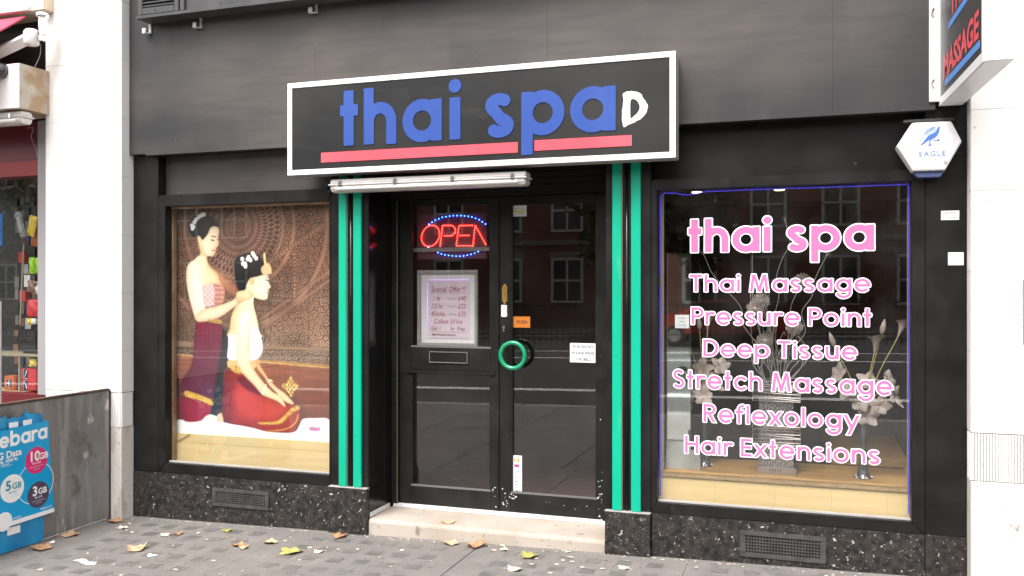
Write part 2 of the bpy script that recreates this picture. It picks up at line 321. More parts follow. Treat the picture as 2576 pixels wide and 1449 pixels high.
PP={'hairA':[(198,116),(223,100),(248,83),(298,75),(347,81),(396,99),(437,131),(457,160),(445,174),(413,168),(380,179),(364,210),(339,240),(314,267),(298,260),(273,232),(256,247),(223,238),(194,210),(182,168)],
'faceA':[(380,179),(413,166),(445,174),(457,191),(458,222),(452,253),(455,284),(452,312),(444,326),(432,331),(437,345),(432,359),(422,372),(409,388),(388,394),(355,390),(327,371),(306,350),(285,308),(269,274),(265,246),(275,236),(306,267),(339,244),(364,213)],
'neckA':[(277,301),(290,357),(277,398),(232,422),(223,453),(298,495),(380,481),(364,447),(347,412),(355,385),(323,357)],
'chestA':[(281,384),(339,385),(359,447),(396,485),(445,523),(463,564),(479,619),(413,612),(314,622),(265,591),(215,453),(232,422)],
'armA':[(223,424),(269,446),(306,522),(314,626),(327,729),(339,784),(318,839),(285,888),(248,868),(207,764),(178,660),(162,563),(167,480),(188,445)],
'foreA':[(281,889),(242,861),(290,809),(347,785),(478,757),(583,721),(616,690),(637,721),(607,763),(526,818),(445,859),(347,884)],
'farA':[(413,489),(462,520),(510,551),(567,582),(611,626),(629,668),(591,684),(526,660),(482,616),(455,564)],
'handA':[(613,670),(647,653),(702,648),(740,662),(756,678),(754,695),(738,708),(718,722),(671,729),(632,736),(607,718)],
'handA2':[(825,485),(843,465),(868,445),(895,452),(914,485),(916,526),(883,533),(852,537),(829,518)],
'fing':[(844,391),(852,374),(863,378),(865,418),(869,451),(854,458)],
'bandA':[(314,619),(413,604),(478,611),(502,639),(511,674),(500,715),(478,750),(413,764),(339,772),(323,702)],
'bandA2':[(409,605),(478,611),(502,639),(511,674),(500,715),(478,750),(425,761),(413,729),(422,667)],
'ribA':[(323,763),(413,764),(478,750),(526,783),(478,865),(380,880),(298,881),(198,785),(190,744),(232,764)],
'beltA':[(355,873),(413,866),(478,872),(478,901),(413,897),(364,887)],
'hairB':[(607,415),(631,395),(671,381),(726,371),(789,389),(836,428),(861,458),(829,498),(844,528),(797,546),(774,558),(734,558),(710,592),(696,633),(671,651),(631,648),(611,592),(593,524),(595,456)],
'faceB':[(789,548),(844,533),(883,537),(894,559),(890,582),(899,606),(910,625),(896,636),(891,649),(897,661),(885,673),(885,693),(877,713),(852,721),(813,717),(766,700),(718,660),(696,626),(722,568),(766,550)],
'earB':[(730,558),(750,555),(766,572),(766,599),(754,616),(734,602),(725,579)],
'earA':[(266,242),(281,236),(302,253),(308,281),(302,309),(285,315),(271,280)],
'torsoB':[(696,622),(686,660),(672,717),(624,747),(591,789),(564,851),(554,932),(544,1001),(829,996),(814,956),(785,835),(762,761),(766,700),(797,693),(766,646)],
'armB':[(633,856),(671,791),(728,807),(734,903),(725,1064),(730,1169),(758,1224),(822,1303),(880,1366),(870,1398),(833,1416),(766,1353),(690,1291),(633,1228),(614,1148),(616,986)],
'handB':[(829,1414),(876,1363),(924,1395),(993,1424),(1018,1455),(1036,1494),(1023,1500),(961,1461),(868,1433)],
'farB':[(784,1151),(822,1207),(878,1285),(915,1323),(970,1369),(1025,1399),(1080,1444),(1105,1475),(1080,1485),(1007,1447),(952,1394),(896,1348),(850,1286),(790,1223)],
'topB':[(547,979),(538,1068),(535,1162),(614,1172),(728,1173),(803,1153),(837,1102),(840,1054),(824,982),(803,943),(786,909),(728,944),(624,986)],
'waistB':[(549,1170),(794,1155),(784,1216),(690,1275),(576,1254),(542,1231)],
'beltB':[(559,1212),(645,1220),(645,1272),(576,1254)],
'skirtA':[(268,885),(344,886),(480,903),(486,931),(476,1070),(462,1168),(443,1250),(412,1414),(393,1513),(275,1477),(147,1436),(97,1409),(132,1325),(208,1224),(232,1075),(248,951)],
'skirtA2':[(87,1484),(157,1465),(275,1485),(383,1521),(368,1587),(290,1640),(147,1649),(97,1575)],
'blackA':[(461,948),(538,971),(538,1166),(528,1231),(499,1281),(490,1557),(412,1610),(373,1546),(412,1398),(446,1233),(470,1070)],
'darkL':[(6,1296),(77,1302),(97,1368),(87,1476),(6,1487)],
'brownL':[(6,1479),(57,1481),(82,1542),(82,1625),(57,1668),(6,1687)],
'goldA':[(157,1417),(275,1440),(395,1480),(389,1518),(275,1482),(152,1458)],
'footA':[(439,1592),(470,1571),(488,1578),(495,1630),(461,1644),(437,1641)],
'clothA':[(324,1614),(373,1587),(441,1600),(499,1638),(461,1665),(315,1647)],
'skirtB':[(542,1231),(509,1280),(493,1395),(484,1517),(490,1598),(538,1637),(586,1650),(681,1659),(766,1671),(878,1690),(1007,1691),(1098,1682),(1136,1639),(1163,1583),(1159,1520),(1134,1492),(1062,1475),(961,1457),(859,1421),(784,1384),(728,1338),(671,1283),(633,1244)],
'skirtBh':[(633,1341),(728,1378),(822,1447),(952,1481),(1034,1517),(989,1575),(878,1608),(756,1618),(633,1575),(586,1472)],
'shadeB':[(614,1309),(671,1291),(766,1361),(850,1422),(878,1436),(784,1416),(690,1379)],
'goldB':[(803,1626),(896,1619),(970,1606),(1034,1557),(1089,1506),(1142,1488),(1154,1512),(1098,1538),(1044,1588),(989,1628),(878,1638),(817,1639)],
'goldB2':[(859,1685),(961,1674),(1053,1653),(1116,1609),(1137,1552),(1145,1556),(1127,1612),(1057,1661),(961,1682)],
'mat':[(6,1654),(324,1634),(499,1642),(576,1651),(766,1666),(878,1688),(1098,1685),(1153,1630),(1171,1594),(1198,1580),(1278,1574),(1403,1583),(1403,1744),(1180,1741),(1053,1744),(441,1741),(6,1742)],
'matline':[(1171,1594),(1180,1637),(1185,1741),(1190,1740),(1187,1637),(1176,1594)],
'orn':[(1080,1269),(1098,1309),(1148,1346),(1112,1380),(1085,1428),(1053,1390),(1000,1348),(1053,1315)],
'flow':[(1235,1642),(1265,1634),(1296,1639),(1325,1636),(1321,1661),(1278,1667),(1238,1662)],
'brac1':[(831,1410),(850,1382),(864,1345),(875,1349),(864,1385),(840,1414)],
'brac2':[(885,1312),(906,1304),(926,1315),(922,1325),(906,1314),(889,1323)]}
PQ={'fA':[(219,179),(213,155),(236,131),(252,111),(277,93),(306,78),(227,166),(290,84),(323,75)],
'fB':[(663,416),(669,451),(690,470),(710,416),(734,425),(754,375),(766,393),(783,412),(718,403),(686,450)],
'eyeA':[(387,269),(413,276)],
'browA':[(390,242),(428,246)],
'lipA':[(396,348),(431,348)],
'eyeB':[(866,571),(888,580)],
'browB':[(868,549),(891,556)],
'lipB':[(875,658),(894,661)],
'eyeA2':[(444,266),(455,271)],
'nosA':[(433,326),(450,318)],
'sun':[(623,164),(722,166),(992,172),(1023,173),(1099,195),(1370,201)],
'bar':[(1107,354),(1107,692),(907,679)],
'bar2':[(922,418),(1198,263),(1363,168)],
'diag':[(781,882),(1153,666),(1415,495)],
'diag2':[(813,929),(1153,758),(1415,561)],
'rail':[(822,1054),(1403,1066),(822,1086),(1403,1089),(822,1162),(1403,1183),(822,1182),(1403,1210)],
'woodb':[(822,1207),(1403,1583)]}
# ---------------------------------------------------------------- printed poster, painted as flat print colours
def smooth_loop(pts, k=4):
    P = np.array(pts, float); n = len(P); out = []
    for i in range(n):
        p0, p1, p2, p3 = P[i-1], P[i], P[(i+1) % n], P[(i+2) % n]
        for j in range(k):
            t = j/k
            out.append(.5*((2*p1)+(-p0+p2)*t+(2*p0-5*p1+4*p2-p3)*t*t+(-p0+3*p1-3*p2+p3)*t**3))
    return np.array(out)

def vnoise(x, y, seed=0):
    xi = np.floor(x).astype(int); yi = np.floor(y).astype(int); fx = x-xi; fy = y-yi
    fx = fx*fx*(3-2*fx); fy = fy*fy*(3-2*fy)
    def h(a, b):
        n = (a*374761393+b*668265263+seed*974711) & 0x7fffffff
        n = ((n ^ (n >> 13))*1274126177) & 0x7fffffff
        return ((n ^ (n >> 16)) & 0xffff)/65535.
    return (h(xi, yi)*(1-fx)+h(xi+1, yi)*fx)*(1-fy)+(h(xi, yi+1)*(1-fx)+h(xi+1, yi+1)*fx)*fy

def poster_pixels(nx, ny, W=1405., Hh=1745.):
    gx, gy = np.meshgrid(np.linspace(0, W, nx), np.linspace(0, Hh, ny))
    img = np.zeros((ny, nx, 3)); px = W/nx
    c = lambda *v: np.array(v, float)/255.
    last = {}
    def mask(loop, soft=1.0, smooth=True):
        L = smooth_loop(loop) if smooth else np.array(loop, float)
        m = np.zeros((ny, nx)); pad = 6*soft*px
        x0 = max(0, int((L[:, 0].min()-pad)/W*(nx-1))); x1 = min(nx, int((L[:, 0].max()+pad)/W*(nx-1))+2)
        y0 = max(0, int((L[:, 1].min()-pad)/Hh*(ny-1))); y1 = min(ny, int((L[:, 1].max()+pad)/Hh*(ny-1))+2)
        if x1 <= x0 or y1 <= y0: return m
        X = gx[y0:y1, x0:x1]; Y = gy[y0:y1, x0:x1]
        ins = np.zeros(X.shape, bool); d2 = np.full(X.shape, 1e12)
        A = L; B = np.roll(L, -1, 0)
        for (ax, ay), (bx, by) in zip(A, B):
            dx, dy = bx-ax, by-ay
            q = dx*dx+dy*dy+1e-9
            t = np.clip(((X-ax)*dx+(Y-ay)*dy)/q, 0, 1)
            d2 = np.minimum(d2, (X-ax-t*dx)**2+(Y-ay-t*dy)**2)
            cr = ((ay > Y) != (by > Y))
            if abs(dy) > 1e-9: ins ^= cr & (X < dx*(Y-ay)/dy+ax)
        d = np.sqrt(d2)*np.where(ins, 1, -1)
        m[y0:y1, x0:x1] = np.clip(d/(px*soft*1.2)+.5, 0, 1); last['d'] = np.full((ny, nx), 0.); last['d'][y0:y1, x0:x1] = np.maximum(d, 0)
        return m
    def paint(m, col):
        img[:] = img*(1-m[..., None])+np.asarray(col)*m[..., None]
    def model(m, w, k, tint):                      # photographed roundness: tone falls off towards the edges of a form
        f = (k*np.exp(-last['d']/w)*(.55+.45*np.clip(.5+.5*np.sin(gx/90+gy/210), 0, 1)))[..., None]*m[..., None]; img[:] = img*(1-f)+img*np.asarray(tint)*f
    def poly(k, col, soft=1.4, vol=0., w=16, tint=(.45, .3, .25)):
        m = mask(PP[k], soft); paint(m, col)
        if vol: model(m, w, vol, tint)
    def shaded(k, ca, cb, ax, ay, p0, p1, soft=1.4, vol=.55, w=15, tint=(.72, .50, .38)):      # printed photo tone across a shape
        t = np.clip(((gx*ax+gy*ay)-p0)/(p1-p0), 0, 1)[..., None]
        m = mask(PP[k], soft); img[:] = img*(1-m[..., None])+(c(*ca)*(1-t)+c(*cb)*t)*m[..., None]; model(m, w, vol, tint)
    def line(p, q, w, col, a=1.):
        (ax, ay), (bx, by) = p, q; dx, dy = bx-ax, by-ay
        t = np.clip(((gx-ax)*dx+(gy-ay)*dy)/(dx*dx+dy*dy+1e-9), 0, 1)
        d = np.sqrt((gx-ax-t*dx)**2+(gy-ay-t*dy)**2); paint(a*np.clip((w-d)/px+.5, 0, 1), col)
    # carved teak panel: scrolls around scattered centres, shaded like low relief
    rng = np.random.RandomState(4); S = 58.
    best = np.full((ny, nx), 1e9); hgt = np.zeros((ny, nx)); sec = np.full((ny, nx), 1e9)
    for i in range(-1, int(W/S)+2):
        for j in range(-1, int(Hh/S)+2):
            cx = (i+.5+rng.uniform(-.36, .36))*S+(j % 2)*S*.5; cy = (j+.5+rng.uniform(-.36, .36))*S*.92
            sg = rng.choice([-1, 1]); ph = rng.uniform(0, 6.3); lam = rng.uniform(15, 21)
            x0 = max(0, int((cx-110)/W*nx)); x1 = min(nx, int((cx+110)/W*nx)+1)
            y0 = max(0, int((cy-110)/Hh*ny)); y1 = min(ny, int((cy+110)/Hh*ny)+1)
            if x1 <= x0 or y1 <= y0: continue
            X = gx[y0:y1, x0:x1]-cx; Y = gy[y0:y1, x0:x1]-cy; r = np.hypot(X, Y); th = np.arctan2(Y, X)
            hh = .5+.5*np.cos(6.283*r/lam+sg*th+ph+.55*np.sin(5*th)); b = best[y0:y1, x0:x1]; k = r < b
            s2 = sec[y0:y1, x0:x1]; s2[:] = np.where(k, b, np.minimum(s2, r)); b[k] = r[k]; hgt[y0:y1, x0:x1][k] = hh[k]
    edge = np.clip((sec-best)/9., 0, 1); hgt = hgt*(.25+.75*edge)
    sx, sy = PQ['sun'][0]; R = np.hypot(gx-sx, gy-sy); TH = np.arctan2(gy-sy, gx-sx)
    petal = .5+.5*np.cos(TH*56+np.where((R/52).astype(int) % 2 == 0, 0, 3.14)); ringp = .5+.5*np.cos(6.283*R/52)
    m = (R > 100)*(R < 372); hgt = np.where(m, np.clip(petal*.75+ringp*.5-.15, 0, 1), hgt)
    hgt = np.where(R < 100, .62+.18*np.cos(6.283*R/33)+.1*np.cos(TH*12)*(R > 20)*(R < 52), hgt)
    flat = np.zeros((ny, nx))
    for r0, w in ((386, 13), (478, 18), (751, 20)):
        f = np.clip(1-np.abs(R-r0)/w, 0, 1); flat = np.maximum(flat, np.clip(f*4, 0, 1)); hgt = np.where(f > 0, .55+.45*np.sin(f*1.57), hgt)
    for p, q in ((PQ['diag'][0], PQ['diag'][2]), (PQ['diag2'][0], PQ['diag2'][2])):
        dx, dy = q[0]-p[0], q[1]-p[1]; L = math.hypot(dx, dy); d = np.abs((gx-p[0])*dy-(gy-p[1])*dx)/L
        k = (d < 13) & (gx > p[0]); flat[k] = 1; hgt = np.where(k, .9-.3*d/13, hgt)
    def beads(p, q, w=20):
        nonlocal hgt
        dx, dy = q[0]-p[0], q[1]-p[1]; L = math.hypot(dx, dy); t = ((gx-p[0])*dx+(gy-p[1])*dy)/L; d = ((gx-p[0])*dy-(gy-p[1])*dx)/L
        k = (np.abs(d) < w) & (t > 0) & (t < L); rr = np.hypot(((t+14) % 28)-14, d); flat[k] = .5
        hgt = np.where(k, np.where(rr < 11, 1., np.where(np.abs(d) > w-5, .8, .2)), hgt)
    beads(PQ['bar'][0], PQ['bar'][1]); beads(PQ['bar'][2], PQ['bar'][1]); beads(PQ['bar2'][0], PQ['bar2'][2], 17)
    gyy, gxx = np.gradient(hgt); rel = np.clip(.5+(-gyy-gxx)*.9, 0, 1)
    warm = np.clip((gy-500)/700., 0, 1)[..., None]; right = np.clip(gx/W, 0, 1)[..., None]
    lo = c(66, 42, 34)*(1-warm)+c(88, 66, 52)*warm; mid = c(136, 92, 76)*(1-warm)+c(164, 128, 108)*warm; hi = c(200, 148, 118)*(1-warm)+c(218, 186, 162)*warm
    t = np.clip(hgt*.52+(rel-.5)*.8+.12, 0, 1)[..., None]
    img[:] = np.where(t < .5, lo+(mid-lo)*t*2, mid+(hi-mid)*(t*2-1))
    img *= (.8+.25*right); img *= (.84+.3*vnoise(gx/130, gy/130, 3))[..., None]
    for xx in (623, 905, 1225): line((xx, 0), (xx, 1060), 1.6, c(60, 40, 32), .8)
    # rails and the plain red-brown panel under the carving
    r = PQ['rail']; sl = lambda a, b: r[a][1]+(gx-r[a][0])*(r[b][1]-r[a][1])/(r[b][0]-r[a][0])
    y1, y2, y3, y4 = sl(0, 1), sl(2, 3), sl(4, 5), sl(6, 7)
    paint(((gy > y1) & (gy < y2)).astype(float), c(150, 118, 96)); paint(((gy > y2-2) & (gy < y2+2)).astype(float), c(84, 60, 48))
    k = ((gy >= y2) & (gy < y3)).astype(float); img[:] = np.where(k[..., None] > 0, img*.86, img)
    paint(((gy >= y3) & (gy < y4)).astype(float), c(176, 130, 78)); paint(((gy > y4-5) & (gy < y4+1)).astype(float), c(228, 190, 120))
    wood = (c(150, 88, 66)+(c(112, 58, 46)-c(150, 88, 66))*np.clip((gy-1210)/330, 0, 1)[..., None])*(.9+.2*vnoise(gx/180, gy/16, 9))[..., None]
    k = (gy >= y4)[..., None]; img[:] = np.where(k, wood, img)
    img *= (1-.10*np.clip(vnoise(gx/9, gy/9, 17)-.5, 0, 1))[..., None]
    # left margin is darker print
    poly('darkL', c(52, 30, 34), 3)
    poly('mat', c(250, 250, 252)); paint(.5*mask(PP['matline']), c(150, 150, 165))
    t = mask(PP['mat'])*np.clip((gy-1640)/70., 0, 1)*.25; paint(t, c(205, 212, 228))
    poly('flow', c(196, 120, 170), 2)
    # woman standing behind (a soft printed shadow separates the figures from the carving)
    for k in ('hairA', 'armA', 'hairB', 'faceB', 'torsoB', 'skirtA', 'skirtB'):
        mask(PP[k], 26); img[:] = img*(1-.38*mask([(x+16, y+14) for x, y in PP[k]], 22))[..., None]
    poly('mat', c(250, 250, 252)); paint(.5*mask(PP['matline']), c(150, 150, 165)); poly('flow', c(196, 120, 170), 2)
    poly('blackA', c(38, 30, 38), 3)
    poly('brownL', c(112, 52, 48), 2); shaded('skirtA', (136, 40, 66), (92, 30, 58), .25, 1., 880, 1400, 2)
    for k in range(14):
        y = 960+k*34; line((200-k*2, y+8), (440, y-10), 2.2, c(112, 36, 62), .35)
    shaded('skirtA2', (118, 26, 52), (158, 34, 62), 1., 0, 60, 330, 1.5); poly('goldA', c(222, 178, 74)); poly('clothA', c(244, 240, 244), 2); poly('footA', c(232, 190, 160))
    for k in range(9): line((128+k*19, 1440+k*7), (134+k*19, 1444+k*7), 2.4, c(236, 206, 190))
    poly('ribA', c(120, 74, 84), 3); shaded('farA', (214, 158, 120), (150, 92, 70), 1, .4, 560, 900, 2.5)
    shaded('neckA', (248, 222, 176), (226, 182, 136), 1, .3, 330, 480, 2); shaded('chestA', (255, 238, 204), (236, 196, 150), 1, 0, 260, 480, 2)
    shaded('armA', (250, 228, 204), (255, 246, 228), 1, 0, 190, 330, 2); poly('bandA', c(226, 200, 196))
    k = mask(PP['bandA'])*(.5+.5*np.sign(np.sin(gx/6.5)*np.sin(gy/6.5)))*.35; paint(k, c(186, 110, 126))
    poly('bandA2', c(190, 122, 108)); k = mask(PP['bandA2'])*(np.sin(gy/5.5) > .3)*.45; paint(k, c(236, 196, 178)); poly('beltA', c(186, 150, 84))
    shaded('foreA', (248, 218, 184), (255, 238, 208), -.2, -1, -960, -760, 1.5); poly('hairA', c(26, 20, 24), 1.5); shaded('faceA', (255, 240, 212), (240, 208, 174), 1, .25, 330, 540, 1.2)
    paint(.7*mask(PP['earA']), c(236, 196, 150)); line((305, 305), (309, 345), 4, c(214, 168, 74))
    line(PQ['eyeA'][0], PQ['eyeA'][1], 4.2, c(70, 46, 44)); line(PQ['browA'][0], PQ['browA'][1], 3.2, c(84, 56, 46)); line(PQ['lipA'][0], PQ['lipA'][1], 5, c(206, 112, 104))
    line(PQ['eyeA2'][0], PQ['eyeA2'][1], 3, c(80, 52, 48)); line(PQ['nosA'][0], PQ['nosA'][1], 2.6, c(204, 150, 116)); line((400, 384), (436, 376), 6, c(226, 182, 140), .5)
    # woman kneeling in front
    shaded('torsoB', (255, 243, 208), (240, 202, 158), -1, 0, -760, -560, 1.5); poly('waistB', c(226, 176, 124)); shaded('farB', (236, 190, 140), (250, 220, 182), .7, .7, 1450, 1750)
    shaded('skirtB', (108, 24, 40), (158, 48, 44), 1, .1, 600, 780, 1.5); poly('skirtBh', c(196, 66, 54), 16); poly('shadeB', c(112, 26, 36), 4)
    poly('beltB', c(214, 178, 96)); poly('goldB', c(226, 184, 84)); poly('goldB2', c(214, 166, 80)); poly('topB', c(252, 246, 248), vol=.6, w=12, tint=(.78, .74, .8))
    for k in range(6): line((690+k*24, 1040), (700+k*24, 1130), 2, c(214, 206, 214), .5)
    poly('hairB', c(24, 20, 24), 1.5); shaded('faceB', (255, 244, 220), (248, 222, 190), -1, .2, -760, -600, 1.2); paint(.75*mask(PP['earB']), c(228, 176, 124))
    shaded('armB', (255, 252, 226), (248, 216, 176), 0, 1, 900, 1330, 1.2); poly('handB', c(246, 210, 166), vol=.5, w=8); poly('brac1', c(250, 248, 240)); poly('brac2', c(240, 232, 216))
    shaded('handA', (255, 232, 190), (236, 190, 146), 0, 1, 640, 740); poly('handA2', c(244, 208, 160), vol=.55, w=9); poly('fing', c(246, 212, 150))
    for k in range(3): line((700+k*10, 668+k*15), (762-k*6, 668+k*17), 1.8, c(196, 142, 104), .7); line((838+k*8, 500-k*14), (892-k*3, 512-k*16), 1.8, c(176, 122, 86), .6)
    line(PQ['eyeB'][0], PQ['eyeB'][1], 3.6, c(70, 48, 44)); line(PQ['browB'][0], PQ['browB'][1], 2.8, c(110, 76, 58)); line(PQ['lipB'][0], PQ['lipB'][1], 4.2, c(206, 108, 102))
    for f in ('fA', 'fB'):
        for i, (fx, fy) in enumerate(PQ[f]):
            for a in range(5):
                ax, ay = fx+9*math.cos(a*1.257+i), fy+9*math.sin(a*1.257+i); paint(np.clip((9-np.hypot(gx-ax, gy-ay))/px+.5, 0, 1), c(255, 253, 248))
    g = mask(PP['orn']); paint(g, c(206, 160, 84)); paint(g*(np.sin(gx/5)*np.sin(gy/5) > .25), c(120, 76, 40)); paint(g*(vnoise(gx/7, gy/7, 5) > .7), c(250, 226, 160))
    for key, st in (('goldA', 5), ('goldB', 5), ('beltB', 6), ('beltA', 6)):
        paint(mask(PP[key])*(vnoise(gx/st, gy/st, 7) > .62)*.7, c(150, 92, 40))
    b = np.pad(img, ((1, 1), (1, 1), (0, 0)), mode='edge'); bl = (b[:-2, 1:-1]+b[2:, 1:-1]+b[1:-1, :-2]+b[1:-1, 2:]+2*b[1:-1, 1:-1])/6; img[:] = .4*img+.6*bl
    img[:] = np.clip(img*(1.03+.08*vnoise(gx/60, gy/60, 11)+.05*(vnoise(gx/5, gy/5, 21)-.5))[..., None], 0, 1)
    return np.where(img <= .04045, img/12.92, ((img+.055)/1.055)**2.4)
# ---------------------------------------------------------------- palette
mk('black_paint', (.0085, .0082, .0082), .32, col2=(.014, .0135, .013), vscale=4, bump=.06, bscale=40, rvar=.2, spec=.2, col3=(.03, .029, .028), v3=7, c3=(.66, .9))
mk('black_gloss', (.005, .005, .0055), .10, col2=(.009, .009, .009), vscale=3, rvar=.12, spec=.3)
mk('door_paint', (.010, .0102, .010), .36, spec=.22, col2=(.016, .0162, .0155), vscale=6, bump=.08, bscale=60, rvar=.15, col3=(.10, .10, .095), v3=38, c3=(.74, .80))
mk_layers('fascia_paint', (.027, .0285, .031), [(.5, (1, 1, 1.2), .36, .64, (.068, .063, .062), 1.), (.8, (.8, 1, 1.5), .46, .72, (.112, .094, .084), .7), (4., (.6, 1, 5), .42, .72, (.022, .023, .025), .32), (4, (1, 1, .25), .6, .8, (.10, .093, .088), .25), (75, (1, 1, 1), .80, .82, (.24, .23, .22), .6)], .5, .35, (70, .12))
mk_layers('frieze_paint', (.044, .040, .040), [(1.2, (1, 1, 1.5), .4, .7, (.078, .066, .062), 1.), (3, (.4, 1, 10), .45, .75, (.035, .032, .032), .6), (60, (1, 1, 1), .80, .82, (.25, .24, .23), .5)], .5, .3, (70, .1))
mk('upper_paint', (.055, .057, .060), .55, spec=.3, col2=(.075, .076, .08), vscale=6, bump=.1)
mk_layers('green_paint', (.0, .375, .232), [(3, (1, 1, .5), .4, .7, (.0, .32, .195), .8), (14, (1, 1, .12), .58, .8, (.02, .30, .20), .45), (70, (1, 1, 1), .76, .78, (.02, .10, .07), .8), (8, (1, 1, .4), .66, .8, (.12, .44, .32), .5)], .42, .3, (60, .08))
mk('handle_green', (.0, .25, .11), .22, coat=.5)
mk('bead_grey', (.13, .128, .125), .5)
mk('gilt_line', (.30, .22, .12), .4, metal=.3)
mk_layers('white_render', (.80, .785, .765), [(2, (1, 1, .3), .5, .75, (.72, .69, .65), .8), (9, (1, 1, .2), .62, .8, (.60, .57, .53), .5), (30, (1, 1, 1), .76, .78, (.4, .38, .36), .6)], .75, .3, (60, .15))
mk_layers('stained_render', (.70, .67, .63), [(2, (1, 1, .5), .45, .7, (.56, .52, .47), .9), (8, (1, 1, .4), .56, .72, (.42, .38, .33), .8), (16, (1, 1, .6), .66, .74, (.20, .18, .16), .8), (40, (1, 1, 1), .74, .77, (.15, .14, .13), .7)], .8, .3, (50, .3))
mk('joint_grey', (.66, .65, .63), .9)
mk('sign_white', (.82, .82, .83), .35)
mk_layers('sign_black', (.012, .013, .014), [(1.3, (1, 1, 1), .42, .7, (.028, .028, .027), 1.), (5, (.5, 1, 3), .6, .85, (.05, .05, .048), .5), (70, (1, 1, 1), .81, .83, (.3, .3, .3), .5)], .38, .3, (40, .03))
mk_layers('sign_blue', (.027, .072, .30), [(2, (1, 1, 1), .4, .7, (.034, .084, .33), 1.), (6, (1, 1, .3), .55, .8, (.06, .11, .34), .35), (90, (1, 1, 1), .80, .83, (.25, .28, .42), .5)], .4, .3, (40, .02))
mk_layers('sign_red', (.74, .085, .115), [(2, (1, 1, 1), .4, .7, (.80, .11, .14), 1.), (90, (1, 1, 1), .80, .83, (.8, .5, .5), .4)], .4, .3, (40, .02))
mk('graffiti_white', (.85, .85, .85), .5)
mk('grey_edge', (.33, .32, .31), .5, col2=(.40, .39, .38), vscale=8)
mk('pink_vinyl', (.58, .155, .35), .5, spec=.2)
mk('white_vinyl', (.9, .88, .89), .4)
mk_layers('step_stone', (.41, .365, .315), [(2, (1, 1, 1), .4, .7, (.31, .265, .215), .9), (9, (1, 1, 1), .55, .8, (.42, .37, .32), .7), (12, (1, 1, .6), .68, .76, (.16, .14, .12), .8), (60, (1, 1, 1), .69, .73, (.14, .125, .11), .6)], .8, .3, (90, .25))
mk('threshold_white', (.78, .78, .78), .5, col2=(.6, .59, .58), vscale=8)
mk_layers('paving', (.178, .167, .157), [(1.3, (1, 1, 1), .4, .7, (.142, .134, .126), .8), (6, (1, 1, 1), .5, .75, (.215, .203, .190), .8), (4, (1, 1, 1), .60, .72, (.105, .099, .094), .7), (80, (1, 1, 1), .68, .72, (.34, .32, .30), .6), (34, (1, 1, 1), .68, .71, (.065, .062, .058), .8), (150, (1, 1, 1), .4, .7, (.13, .122, .115), .5)], .68, .3, (150, .35))
mk('lens_glass', (.105, .101, .095), .45, col2=(.155, .148, .139), vscale=9, bump=.1, spec=.3)
mk('joint_dark', (.035, .033, .031), .9)
mk('asphalt', (.034, .033, .033), .85, col2=(.046, .045, .044), vscale=4, bump=.3, bscale=120)
mk('kerb_stone', (.24, .23, .22), .8, col2=(.30, .29, .28), vscale=6)
mk('line_paint', (.70, .70, .68), .7)
mk('pine', (.80, .585, .30), .42, col2=(.70, .48, .225), vscale=2.2, stretch=(.45, 1, 9), contrast=(.3, .7))
mk('oak_top', (.50, .29, .115), .45, col2=(.40, .215, .08), vscale=6, stretch=(.5, 6, 6))
mk('pine_edge', (.40, .26, .13), .6, col2=(.28, .18, .09), vscale=30)
mk('trim_wood', (.30, .17, .10), .5, col2=(.42, .30, .20), vscale=7)
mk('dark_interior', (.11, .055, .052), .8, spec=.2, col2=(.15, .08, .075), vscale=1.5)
mk('plaster_int', (.30, .22, .18), .8)
mk('silver', (.50, .44, .44), .3, metal=.8, bump=.03)
mk('wire_silver', (.60, .51, .49), .35, metal=.85)
mk('crystal', (.10, .08, .08), .2, metal=.5, col2=(.50, .43, .44), vscale=130, contrast=(.47, .56), bump=.9, bscale=260, detail=2)
mk('vase_glass', (.05, .055, .065), .08, spec=.8, coat=.6)
mk('petal', (.36, .27, .25), .6, col2=(.48, .385, .36), vscale=14)
mk('petal_stem', (.42, .30, .10), .5)
mk('ball_spike', (.70, .61, .58), .25, metal=.3)
mk('ball_core', (.16, .11, .10), .4)
mk('mirror', (.8, .8, .8), .03, metal=1.)
mk('tube_cover', (.66, .635, .60), .3, coat=.4, col2=(.58, .55, .52), vscale=9)
mk('tube_glow', (.85, .83, .80), .35)
mk('tube_base', (.80, .78, .76), .35, col2=(.70, .68, .66), vscale=7)
mk('chrome', (.7, .7, .7), .2, metal=1.)
mk('brass', (.72, .48, .13), .28, metal=.8, col2=(.55, .36, .1), vscale=40)
mk('brass_dark', (.25, .16, .05), .4, metal=.5)
mk('white_plastic', (.80, .79, .78), .35)
mk('paper', (.80, .80, .83), .7)
mk('paper_pink', (.78, .66, .78), .7)
mk('groove_grey', (.24, .23, .21), .9)  # plain darker grey for the flute floors, so the grooves show
mk('ink', (.02, .02, .02), .7)
mk('ink_grey', (.22, .22, .24), .7)
mk('ink_rose', (.42, .15, .20), .7)
mk('orange_card', (.55, .17, .02), .4)
mk('sticker_yellow', (.75, .68, .12), .5)
mk('logo_blue', (.05, .12, .42), .5); mk('logo_red', (.65, .04, .05), .5); mk('logo_purple', (.25, .06, .28), .5)
mk('alarm_white', (.84, .84, .84), .3)
mk('alarm_lens', (.10, .13, .26), .15, coat=.5)
mk('emblem_blue', (.07, .16, .50), .4)
mk('emblem_pale', (.40, .52, .80), .4)
mk('proj_black', (.030, .028, .028), .35)
mk('proj_blue', (.10, .30, .75), .4)
mk('vent_iron', (.035, .034, .034), .6, col2=(.06, .057, .055), vscale=20, bump=.3)
mk('vent_dark', (.004, .004, .004), .9)
mk('clip_white', (.66, .64, .60), .5, col2=(.5, .47, .43), vscale=40)
